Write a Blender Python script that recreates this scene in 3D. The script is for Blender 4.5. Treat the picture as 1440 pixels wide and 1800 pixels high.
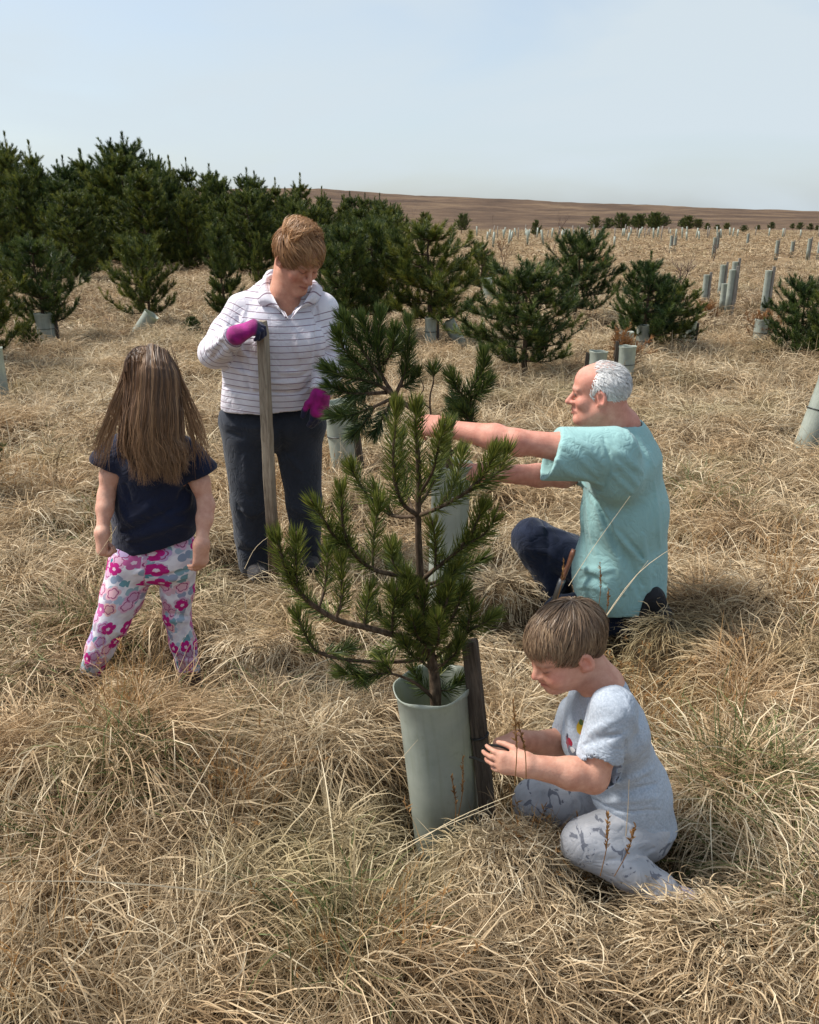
import bpy, math, random
import numpy as np
from mathutils import Vector, Matrix

for _o in list(bpy.data.objects):
    bpy.data.objects.remove(_o)

# ------------------------------------------------------------------ camera, sky, sun, exposure
SC = bpy.context.scene
COL = SC.collection
R = math.radians
CAM_H, PITCH, FPX = 1.6, R(19.64), 1443.0      # eye height, downward tilt, focal length (in 1/1800 of the frame height)

cam_data = bpy.data.cameras.new("camera")
cam_data.sensor_fit = 'VERTICAL'
cam_data.sensor_height = 36.0
cam_data.lens = 36.0 * FPX / 1800.0
cam_data.clip_start = 0.05
cam_data.clip_end = 6000.0
cam = bpy.data.objects.new("camera", cam_data)
cam.location = (0, 0, CAM_H)
cam.rotation_euler = (math.pi / 2 - PITCH, 0, 0)
COL.objects.link(cam)
SC.camera = cam

SUN_EL, SUN_AZ = R(52), R(-78)                 # azimuth from straight ahead, negative = to the left
sun_dir = Vector((math.sin(SUN_AZ) * math.cos(SUN_EL), math.cos(SUN_AZ) * math.cos(SUN_EL), math.sin(SUN_EL)))
sun_data = bpy.data.lights.new("sun", 'SUN')
sun_data.energy = 4.1
sun_data.angle = R(12)
sun_data.color = (1.0, 0.95, 0.87)
sun = bpy.data.objects.new("sun", sun_data)
sun.rotation_euler = sun_dir.to_track_quat('Z', 'Y').to_euler()
sun.location = (-6, 6, 12)
COL.objects.link(sun)

world = bpy.data.worlds.new("World")
SC.world = world
world.use_nodes = True
_nt = world.node_tree
_nt.nodes.clear()
_out = _nt.nodes.new('ShaderNodeOutputWorld')
_bg = _nt.nodes.new('ShaderNodeBackground')
_sky = _nt.nodes.new('ShaderNodeTexSky')
_sky.sky_type = 'NISHITA'
_sky.sun_disc = False
_sky.sun_elevation = SUN_EL
_sky.sun_rotation = SUN_AZ
_sky.air_density = 1.0
_sky.dust_density = 2.0
_sky.ozone_density = 1.5
# thin high cloud veil drawn over the blue: soft streaks, the same all round
_tc = _nt.nodes.new('ShaderNodeTexCoord')
_mp = _nt.nodes.new('ShaderNodeMapping')
_mp.inputs['Scale'].default_value = (1.1, 1.1, 4.5)
_mp.inputs['Rotation'].default_value = (0.05, 0.08, 0.6)
_n1 = _nt.nodes.new('ShaderNodeTexNoise')
_n1.inputs['Scale'].default_value = 1.6
_n1.inputs['Detail'].default_value = 5
_n1.inputs['Roughness'].default_value = 0.48
_n1.inputs['Distortion'].default_value = 0.4
_rmp = _nt.nodes.new('ShaderNodeMapRange')
_rmp.inputs['From Min'].default_value = 0.36
_rmp.inputs['From Max'].default_value = 0.62
_rmp.inputs['To Min'].default_value = 0.30
_rmp.inputs['To Max'].default_value = 0.97
_mix = _nt.nodes.new('ShaderNodeMix')
_mix.data_type = 'RGBA'
_mix.inputs['B'].default_value = (3.65, 4.15, 4.5, 1)     # the veil, in the sky texture's own bright units
_bg.inputs['Strength'].default_value = 0.127
_L = _nt.links.new
_L(_tc.outputs['Generated'], _mp.inputs['Vector'])
_L(_mp.outputs['Vector'], _n1.inputs['Vector'])
_L(_n1.outputs['Fac'], _rmp.inputs['Value'])
_L(_rmp.outputs['Result'], _mix.inputs['Factor'])
_L(_sky.outputs['Color'], _mix.inputs['A'])
_L(_mix.outputs['Result'], _bg.inputs['Color'])
_L(_bg.outputs['Background'], _out.inputs['Surface'])

SC.view_settings.view_transform = 'Standard'
SC.view_settings.look = 'None'
SC.view_settings.exposure = 0.54
SC.view_settings.gamma = 1.0
SC.view_settings.use_curve_mapping = False
SC.render.engine = 'CYCLES'
SC.cycles.use_denoising = True
SC.cycles.max_bounces = 4
SC.cycles.diffuse_bounces = 2
SC.cycles.transparent_max_bounces = 8
SC.cycles.caustics_reflective = False
SC.cycles.caustics_refractive = False
# ------------------------------------------------------------------ helpers
rng = np.random.default_rng(7)
random.seed(7)
_cp, _sp = math.cos(PITCH), math.sin(PITCH)

def P(u, v, Y):
    """world point at ground distance Y ahead whose bearing was read off the photograph at (u, v)"""
    x, yc = (u - 720.0) / FPX, (900.0 - v) / FPX
    d = np.array([x, _cp + yc * _sp, -_sp + yc * _cp])
    return d * (Y / d[1]) + np.array([0, 0, CAM_H])

def PG(u, v, z=0.0):
    """the same for a point on level ground at height z"""
    x, yc = (u - 720.0) / FPX, (900.0 - v) / FPX
    d = np.array([x, _cp + yc * _sp, -_sp + yc * _cp])
    return d * ((z - CAM_H) / d[2]) + np.array([0, 0, CAM_H])

def nrm(v):
    v = np.asarray(v, float)
    return v / (np.linalg.norm(v, axis=-1, keepdims=True) + 1e-12)

def new_mesh(name, V, F, smooth=True, attrs=None):
    """V (n,3); F one (m,k) index array or a list of such arrays; attrs {name: per-vertex float / vector / colour array}"""
    V = np.asarray(V, np.float32)
    Fs = [np.asarray(f, np.int32) for f in (F if isinstance(F, list) else [F]) if len(f)]
    me = bpy.data.meshes.new(name)
    me.vertices.add(len(V))
    me.vertices.foreach_set('co', V.ravel())
    loops = np.concatenate([f.ravel() for f in Fs])
    tot = np.concatenate([np.full(len(f), f.shape[1], np.int32) for f in Fs])
    start = np.concatenate([[0], np.cumsum(tot)[:-1]]).astype(np.int32)
    me.loops.add(len(loops))
    me.loops.foreach_set('vertex_index', loops)
    me.polygons.add(len(tot))
    me.polygons.foreach_set('loop_start', start)
    me.polygons.foreach_set('loop_total', tot)
    me.polygons.foreach_set('use_smooth', np.full(len(tot), smooth))
    for k, a in (attrs or {}).items():
        a = np.asarray(a, np.float32)
        if a.ndim == 1:
            at = me.attributes.new(k, 'FLOAT', 'POINT'); at.data.foreach_set('value', a)
        elif a.shape[1] == 3:
            at = me.attributes.new(k, 'FLOAT_VECTOR', 'POINT'); at.data.foreach_set('vector', a.ravel())
        else:
            at = me.attributes.new(k, 'FLOAT_COLOR', 'POINT'); at.data.foreach_set('color', a.ravel())
    me.update(calc_edges=True)
    return me

def link(name, data, mat=None, parent=None, loc=None, **props):
    o = bpy.data.objects.new(name, data)
    COL.objects.link(o)
    if mat is not None and data is not None:
        if len(data.materials) == 0:
            data.materials.append(mat)
    if parent is not None:
        o.parent = parent
    if loc is not None:
        o.location = Vector([float(c) for c in loc])
    for k, v in props.items():
        o[k] = v
    return o

def thing(name, loc, label, category, group=None, rot=None):
    o = link(name, None, None, None, loc, label=label, category=category)
    o.empty_display_size = 0.1
    if rot is not None:
        o.rotation_euler = rot
    if group:
        o['group'] = group
    return o

def copy_tree(o, parent=None):
    c = o.copy()
    COL.objects.link(c)
    c.parent = parent
    for ch in o.children:
        copy_tree(ch, c)
    return c

class Geo:
    """collects vertices and faces"""
    def __init__(self):
        self.V, self.Q, self.T, self.A, self.n = [], [], [], [], 0
    def add(self, V, Q=None, T=None, a=None):
        V = np.asarray(V, float)
        if Q is not None and len(Q):
            self.Q.append(np.asarray(Q, int) + self.n)
        if T is not None and len(T):
            self.T.append(np.asarray(T, int) + self.n)
        self.V.append(V)
        if a is not None:
            self.A.append(np.broadcast_to(np.asarray(a, float), (len(V),) + np.shape(a)[1:]) if np.ndim(a) else np.full(len(V), float(a)))
        self.n += len(V)
    def mesh(self, name, origin=(0, 0, 0), smooth=True, attr='tone'):
        V = np.concatenate(self.V) - np.asarray(origin, float)
        F = []
        if self.Q: F.append(np.concatenate(self.Q))
        if self.T: F.append(np.concatenate(self.T))
        return new_mesh(name, V, F, smooth, {attr: np.concatenate(self.A)} if self.A else None)

def tube_geo(g, pts, rad, sides=8, cap=True, a=None, squash=None):
    """a round tapering bar along pts"""
    pts = np.asarray(pts, float)
    n = len(pts)
    rad = np.broadcast_to(np.asarray(rad, float), (n,))
    t = np.gradient(pts, axis=0)
    t = nrm(t)
    up = np.array([0, 0, 1.0]) if abs(t[0][2]) < 0.9 else np.array([1.0, 0, 0])
    s = nrm(np.cross(t[0], up))
    rings = []
    for i in range(n):
        s = nrm(s - t[i] * np.dot(s, t[i]))
        b = np.cross(t[i], s)
        ang = np.arange(sides) / sides * 2 * math.pi
        q = squash or 1.0
        rings.append(pts[i] + rad[i] * (np.cos(ang)[:, None] * s + q * np.sin(ang)[:, None] * b))
    V = np.concatenate(rings)
    i, j = np.meshgrid(np.arange(n - 1), np.arange(sides), indexing='ij')
    j2 = (j + 1) % sides
    Q = np.stack([i * sides + j, i * sides + j2, (i + 1) * sides + j2, (i + 1) * sides + j], -1).reshape(-1, 4)
    T = []
    if cap:
        V = np.vstack([V, pts[0], pts[-1]])
        k = n * sides
        for jj in range(sides):
            T.append((k, (jj + 1) % sides, jj))
            T.append((k + 1, (n - 1) * sides + jj, (n - 1) * sides + (jj + 1) % sides))
    g.add(V, Q, T, a)

def spline(pts, m):
    """Catmull-Rom through pts, m samples"""
    p = np.asarray(pts, float)
    if len(p) == 2:
        t = np.linspace(0, 1, m)[:, None]
        return p[0] * (1 - t) + p[1] * t
    q = np.vstack([2 * p[0] - p[1], p, 2 * p[-1] - p[-2]])
    seg = np.linspace(0, len(p) - 1 - 1e-9, m)
    i = seg.astype(int)
    t = (seg - i)[:, None]
    a, b, c, d = q[i], q[i + 1], q[i + 2], q[i + 3]
    return 0.5 * (2 * b + (c - a) * t + (2 * a - 5 * b + 4 * c - d) * t * t + (3 * b - a - 3 * c + d) * t ** 3)

# value noise -------------------------------------------------------
def _hash(ix, iy, iz, seed):
    h = (ix.astype(np.int64) * 374761393 + iy.astype(np.int64) * 668265263 + iz.astype(np.int64) * 2147483647 + seed * 974634077)
    h = (h ^ (h >> 13)) * 1274126177
    h = h ^ (h >> 16)
    return (h & 0xFFFFFF) / float(0xFFFFFF)

def vnoise(x, y, z=0.0, seed=0):
    x, y, z = np.broadcast_arrays(np.asarray(x, float), np.asarray(y, float), np.asarray(z, float))
    ix, iy, iz = np.floor(x), np.floor(y), np.floor(z)
    fx, fy, fz = x - ix, y - iy, z - iz
    fx, fy, fz = (f * f * (3 - 2 * f) for f in (fx, fy, fz))
    r = 0
    for dx in (0, 1):
        for dy in (0, 1):
            for dz in (0, 1):
                w = (fx if dx else 1 - fx) * (fy if dy else 1 - fy) * (fz if dz else 1 - fz)
                r = r + w * _hash(ix + dx, iy + dy, iz + dz, seed)
    return r * 2 - 1

def smooth01(a, b, x):
    t = np.clip((np.asarray(x, float) - a) / (b - a), 0, 1)
    return t * t * (3 - 2 * t)

# materials -----------------------------------------------------------
def new_mat(name):
    m = bpy.data.materials.new(name)
    m.use_nodes = True
    nt = m.node_tree
    nt.nodes.clear()
    out = nt.nodes.new('ShaderNodeOutputMaterial')
    return m, nt, out

class NB:
    """a few short cuts for node graphs"""
    def __init__(self, nt): self.nt = nt
    def n(self, t, ins=None, **kw):
        nd = self.nt.nodes.new(t)
        for k, v in kw.items(): setattr(nd, k, v)
        for k, v in (ins or {}).items(): self.put(nd.inputs[k], v)
        return nd
    def put(self, sock, v):
        if isinstance(v, bpy.types.NodeSocket): self.nt.links.new(v, sock)
        elif isinstance(v, bpy.types.Node): self.nt.links.new(v.outputs[0], sock)
        else:
            if hasattr(sock, 'default_value') and sock.type == 'RGBA' and len(v) == 3: v = (*v, 1)
            sock.default_value = v
    def math(self, op, a, b=0.0, c=None, clamp=False):
        nd = self.nt.nodes.new('ShaderNodeMath'); nd.operation = op; nd.use_clamp = clamp
        self.put(nd.inputs[0], a); self.put(nd.inputs[1], b)
        if c is not None: self.put(nd.inputs[2], c)
        return nd.outputs[0]
    def mix(self, f, a, b, mode='MIX'):
        nd = self.nt.nodes.new('ShaderNodeMix'); nd.data_type = 'RGBA'; nd.blend_type = mode
        self.put(nd.inputs['Factor'], f); self.put(nd.inputs['A'], a); self.put(nd.inputs['B'], b)
        return nd.outputs['Result']
    def noise(self, vec, scale, detail=3, rough=0.5, dist=0.0):
        nd = self.n('ShaderNodeTexNoise', {'Scale': scale, 'Detail': detail, 'Roughness': rough, 'Distortion': dist})
        if vec is not None: self.put(nd.inputs['Vector'], vec)
        return nd.outputs['Fac']
    def rng(self, v, a, b, c=0.0, d=1.0):
        nd = self.n('ShaderNodeMapRange', {'Value': v, 'From Min': a, 'From Max': b, 'To Min': c, 'To Max': d})
        return nd.outputs['Result']
    def ramp(self, f, stops):
        nd = self.nt.nodes.new('ShaderNodeValToRGB')
        el = nd.color_ramp.elements
        while len(el) < len(stops): el.new(0.5)
        for e, (p, c) in zip(el, stops):
            e.position = p; e.color = (*c, 1)
        self.put(nd.inputs['Fac'], f)
        return nd.outputs['Color']
    def attr(self, name, which='Fac'):
        return self.n('ShaderNodeAttribute', attribute_name=name).outputs[which]
    def pos(self): return self.n('ShaderNodeNewGeometry').outputs['Position']
    def objco(self): return self.n('ShaderNodeTexCoord').outputs['Object']
    def bump(self, h, strength, dist=0.01):
        return self.n('ShaderNodeBump', {'Height': h, 'Strength': strength, 'Distance': dist}).outputs['Normal']
    def princ(self, out, color, rough=0.7, normal=None, spec=0.5, sub=0.0, subrad=None, sheen=0.0, trans=0.0, metal=0.0):
        p = self.n('ShaderNodeBsdfPrincipled', {'Base Color': color, 'Roughness': rough, 'Specular IOR Level': spec, 'Metallic': metal})
        if normal is not None: self.put(p.inputs['Normal'], normal)
        if sub:
            p.inputs['Subsurface Weight'].default_value = sub
            p.inputs['Subsurface Radius'].default_value = subrad or (0.5, 0.2, 0.1)
            p.inputs['Subsurface Scale'].default_value = 0.01
        if sheen:
            p.inputs['Sheen Weight'].default_value = sheen
            p.inputs['Sheen Roughness'].default_value = 0.5
        sh = p.outputs[0]
        if trans:
            t = self.n('ShaderNodeBsdfTranslucent', {'Color': color})
            mx = self.n('ShaderNodeMixShader', {'Fac': trans})
            self.put(mx.inputs[1], sh); self.put(mx.inputs[2], t.outputs[0])
            sh = mx.outputs[0]
        self.nt.links.new(sh, out.inputs['Surface'])
        return p
# ------------------------------------------------------------------ the moor: one sheet to the horizon
# places where someone or something stands: no tussock is centred here
STAND = [PG(765, 1480), PG(455, 1015), PG(540, 1005), PG(780, 1060), PG(1080, 1110), PG(960, 1030), PG(170, 1230), PG(340, 1230),
         (0.32, 1.62, 0), (0.47, 1.52, 0), (0.2, 1.6, 0), P(1120, 1540, 1.49), P(1200, 1590, 1.46), P(1030, 1490, 1.53), P(950, 1450, 1.76)]

def make_tussocks():
    rs = np.random.default_rng(11)
    T = []
    # the mounds one can pick out in the photograph, then others between them
    for u, v, r, h in [(240, 1390, .24, .26), (50, 1400, .22, .24), (600, 1500, .15, .15), (140, 1560, .22, .18), (420, 1640, .2, .16),
                       (880, 1560, .2, .16), (1330, 1420, .26, .16), (1250, 1690, .24, .15), (660, 1700, .24, .15), (560, 1340, .2, .16),
                       (930, 1500, .14, .11), (1300, 1180, .24, .14), (440, 1250, .2, .15), (60, 1200, .22, .15), (960, 1720, .22, .14), (1400, 1620, .22, .16),
                       (330, 1760, .2, .14), (60, 1720, .2, .16), (880, 1150, .18, .10), (640, 1190, .18, .12)]:
        p = PG(u, v, 0.12)
        T.append((p[0], p[1], r, h))
    tries = 0
    while tries < 9000 and len(T) < 345:
        tries += 1
        rr_ = math.sqrt(rs.uniform(0.7 ** 2, 5.6 ** 2)); a = rs.uniform(-0.66, 0.66) if rr_ > 2.6 else rs.uniform(-0.85, 0.85)
        x, y = rr_ * math.sin(a), rr_ * math.cos(a)
        r, h = rs.uniform(.12, .26), rs.uniform(.06, .17)
        if any(math.hypot(x - t[0], y - t[1]) < 0.72 * (r + t[2]) for t in T): continue
        if any(math.hypot(x - s[0], y - s[1]) < r + 0.12 for s in STAND): continue
        T.append((x, y, r, h))
    return np.array(T)
TUS = make_tussocks()

def gz(x, y):
    x, y = np.asarray(x, float), np.asarray(y, float)
    r = np.hypot(x, y)
    z = -0.07 + 0.03 * vnoise(x / 0.45, y / 0.45, seed=3) + 0.015 * vnoise(x / 0.2, y / 0.2, seed=5)
    nearm = r < 7.0
    if np.any(nearm):
        xn, yn = x[nearm], y[nearm]
        zb = np.zeros_like(xn)
        for tx, ty, tr, th_ in TUS:
            d2 = ((xn - tx) ** 2 + (yn - ty) ** 2) / (tr * tr)
            zb = np.maximum(zb, 1.4 * th_ * np.exp(-(d2 ** 1.5) * 0.9))
        z[nearm] += zb
    z = z + 0.04 * (1 - smooth01(1.0, 2.8, r))                            # a low rise towards the viewer
    z = z + 0.16 * smooth01(7, 40, r) * vnoise(x / 3.1, y / 3.1, seed=9)
    th = np.arctan2(x, np.maximum(y, 1e-6))
    th = np.where(y > 0, th, np.sign(x) * math.pi / 2)
    ridge = np.clip(13.2 - 19.0 * th - 1.0 * np.sin(th * 5.0 + 0.8), 2.5, 14.6)
    far = smooth01(110, 430, r)
    return z + ridge * far * (1 - 0.7 * smooth01(450, 1600, r)) + 0.6 * far * vnoise(x / 25, y / 25, seed=12)

def gz1(x, y):
    return float(gz(np.array([x]), np.array([y]))[0])

nr, na = 215, 330
rr = 0.25 * np.exp(np.linspace(0, math.log(3500 / 0.25), nr))
aa = np.linspace(-math.pi, math.pi, na, endpoint=False)
aa = aa - 0.62 * np.sin(aa)                                              # finer spacing ahead of the viewer
RR, AA = np.meshgrid(rr, aa, indexing='ij')
GX, GY = (RR * np.sin(AA)).ravel(), (RR * np.cos(AA)).ravel()
GV = np.stack([GX, GY, gz(GX, GY)], -1)
i, j = np.meshgrid(np.arange(nr - 1), np.arange(na), indexing='ij')
j2 = (j + 1) % na
GQ = np.stack([i * na + j, i * na + j2, (i + 1) * na + j2, (i + 1) * na + j], -1).reshape(-1, 4)[:, ::-1]
GV = np.vstack([GV, [[0, 0, gz1(0.0, 0.0)]]])
GT = np.array([[len(GV) - 1, (q + 1) % na, q] for q in range(na)])[:, ::-1]
ground_me = new_mesh("ground", GV, [GQ, GT])

m_ground, nt, out = new_mat("moor_ground")
b = NB(nt)
pos = b.pos()
dist = b.n('ShaderNodeVectorMath', operation='LENGTH'); b.put(dist.inputs[0], pos)
dist = dist.outputs['Value']
thatch = b.ramp(b.noise(pos, 11.0, 6, 0.65), [(0.3, (0.05, 0.034, 0.019)), (0.5, (0.11, 0.076, 0.042)), (0.72, (0.22, 0.155, 0.085))])
straw = b.ramp(b.noise(pos, 0.55, 8, 0.72), [(0.33, (0.13, 0.085, 0.045)), (0.5, (0.235, 0.16, 0.09)), (0.68, (0.36, 0.26, 0.15))])
heath = b.ramp(b.noise(pos, 0.05, 9, 0.7), [(0.35, (0.055, 0.036, 0.026)), (0.5, (0.105, 0.068, 0.045)), (0.66, (0.18, 0.122, 0.075))])
c = b.mix(b.rng(dist, 8, 24), thatch, straw)
c = b.mix(b.rng(dist, 80, 150), c, heath)
h = b.n('ShaderNodeMath', operation='ADD')
b.put(h.inputs[0], b.noise(pos, 14.0, 6, 0.7)); b.put(h.inputs[1], b.math('MULTIPLY', b.noise(pos, 1.3, 5, 0.6), 2.2))
b.princ(out, c, 0.95, b.bump(h.outputs[0], 0.8, 0.12), spec=0.1)
link("ground", ground_me, m_ground, kind="structure", label="dry straw coloured moorland running out to a low brown ridge")
# ------------------------------------------------------------------ long dry grass (nobody could count it: one object)
def blades_at(root, az, ln, wd, E0, E1, tone, rs, seg=5, wander=0.5, curl=0.0, kink_p=0.35, floor=None, bendr=(0.7, 2.2), rollsd=0.8):
    n = len(root)
    ln, wd, E0, E1, tn, az = (np.broadcast_to(np.asarray(q, float), (n,)) for q in (ln, wd, E0, E1, tone, az))
    E0, E1 = E0 * R(1), E1 * R(1)
    wan = rs.normal(0, wander, n)
    bend = rs.uniform(*bendr, n)
    roll = rs.normal(0, rollsd, n)
    kink = rs.uniform(0.25, 0.85, n); kamt = np.where(rs.random(n) < kink_p, rs.normal(0, 0.9, n), 0)
    pts = [np.array(root, float)]; dirs = []
    for s in range(seg):
        t = (s + 0.5) / seg
        e = E0 + (E1 - E0) * t ** bend + 0.6 * kamt * (t > kink)
        a = az + wan * t + curl * t * t * np.sign(wan) + kamt * (t > kink)
        d = np.stack([np.cos(a) * np.cos(e), np.sin(a) * np.cos(e), np.sin(e)], -1)
        dirs.append(d)
        p = pts[-1] + d * (ln / seg)[:, None]
        fl = floor(p[:, 0], p[:, 1]) if floor is not None else 0.0
        p[:, 2] = np.maximum(p[:, 2], fl + 0.006 + 0.02 * tn)
        pts.append(p)
    dirs.append(dirs[-1])
    pts = np.stack(pts, 1); dirs = np.stack(dirs, 1)
    side = np.stack([-np.sin(az), np.cos(az), np.zeros(n)], -1)
    side = side * np.cos(roll)[:, None] + np.array([0, 0, 1.0]) * np.sin(roll)[:, None]
    side = nrm(side[:, None, :] - dirs * np.sum(dirs * side[:, None, :], -1, keepdims=True))
    tt = np.linspace(0, 1, seg + 1)
    prof = np.minimum(1.0, 0.55 + 1.5 * tt) * np.clip((1.02 - tt) * 2.6, 0.12, 1)
    off = side * (wd[:, None] * prof[None, :] * 0.5)[..., None]
    V = np.stack([pts - off, pts + off], 2)              # n, seg+1, 2, 3
    base = (np.arange(n) * (seg + 1) * 2)[:, None] + np.arange(seg)[None, :] * 2
    Q = np.stack([base, base + 1, base + 3, base + 2], -1).reshape(-1, 4)
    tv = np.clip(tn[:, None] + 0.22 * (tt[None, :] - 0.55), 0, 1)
    return V.reshape(-1, 3), Q, np.repeat(tv.ravel(), 2), pts

def grass_mat(name, stops_a, stops_b, stops_c, trans=0.3):
    m, nt, out = new_mat(name)
    b = NB(nt)
    pos = b.pos()
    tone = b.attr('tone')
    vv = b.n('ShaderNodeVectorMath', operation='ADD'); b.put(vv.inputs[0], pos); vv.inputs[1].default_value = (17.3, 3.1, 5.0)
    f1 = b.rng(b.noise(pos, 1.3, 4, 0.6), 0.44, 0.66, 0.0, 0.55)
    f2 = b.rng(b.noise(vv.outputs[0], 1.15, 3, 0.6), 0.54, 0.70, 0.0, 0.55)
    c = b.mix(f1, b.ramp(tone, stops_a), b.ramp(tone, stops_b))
    c = b.mix(f2, c, b.ramp(tone, stops_c))
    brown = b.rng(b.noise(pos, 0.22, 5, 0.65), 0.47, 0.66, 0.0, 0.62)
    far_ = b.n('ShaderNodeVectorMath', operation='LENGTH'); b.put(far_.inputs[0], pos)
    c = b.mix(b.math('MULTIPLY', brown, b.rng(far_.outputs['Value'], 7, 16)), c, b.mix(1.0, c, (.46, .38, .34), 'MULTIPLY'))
    b.princ(out, c, 0.6, None, spec=0.25, trans=trans)
    return m
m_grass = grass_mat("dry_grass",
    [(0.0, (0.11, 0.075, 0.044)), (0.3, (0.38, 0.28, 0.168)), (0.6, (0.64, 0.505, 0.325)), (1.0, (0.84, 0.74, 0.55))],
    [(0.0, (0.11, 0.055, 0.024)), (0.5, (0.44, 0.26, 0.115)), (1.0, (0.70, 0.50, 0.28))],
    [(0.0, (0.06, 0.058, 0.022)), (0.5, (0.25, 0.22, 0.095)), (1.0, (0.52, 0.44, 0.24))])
m_green, nt, out = new_mat("green_grass")
b = NB(nt)
b.princ(out, b.ramp(b.attr('tone'), [(0.0, (0.035, 0.05, 0.015)), (0.6, (0.11, 0.145, 0.045)), (1.0, (0.24, 0.26, 0.10))]), 0.55, None, spec=0.3, trans=0.3)
m_rust, nt, out = new_mat("rusty_stalks")
b = NB(nt)
b.princ(out, b.ramp(b.attr('tone'), [(0.0, (0.12, 0.055, 0.022)), (0.5, (0.40, 0.22, 0.085)), (1.0, (0.6, 0.41, 0.2))]), 0.65, None, spec=0.2, trans=0.3)

HOLES = [(P(1200, 1592, 1.46)[0], 1.46, .07), (P(1150, 1560, 1.47)[0], 1.45, .05), (P(765, 1480, 1.8)[0], 1.8, .10), (P(783, 1040, 3.06)[0], 3.06, .085)]     # (x, y, radius): nothing is rooted here

def wedge(r0, r1, n, rs, half=0.60):
    r = np.sqrt(rs.uniform(r0 * r0, r1 * r1, n)); a = rs.uniform(-half, half, n)
    return np.stack([r * np.sin(a), r * np.cos(a)], -1)

def keep_out(xy):
    k = np.ones(len(xy), bool)
    for hx, hy, hr in HOLES:
        k &= np.hypot(xy[:, 0] - hx, xy[:, 1] - hy) > hr
    return k

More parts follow.
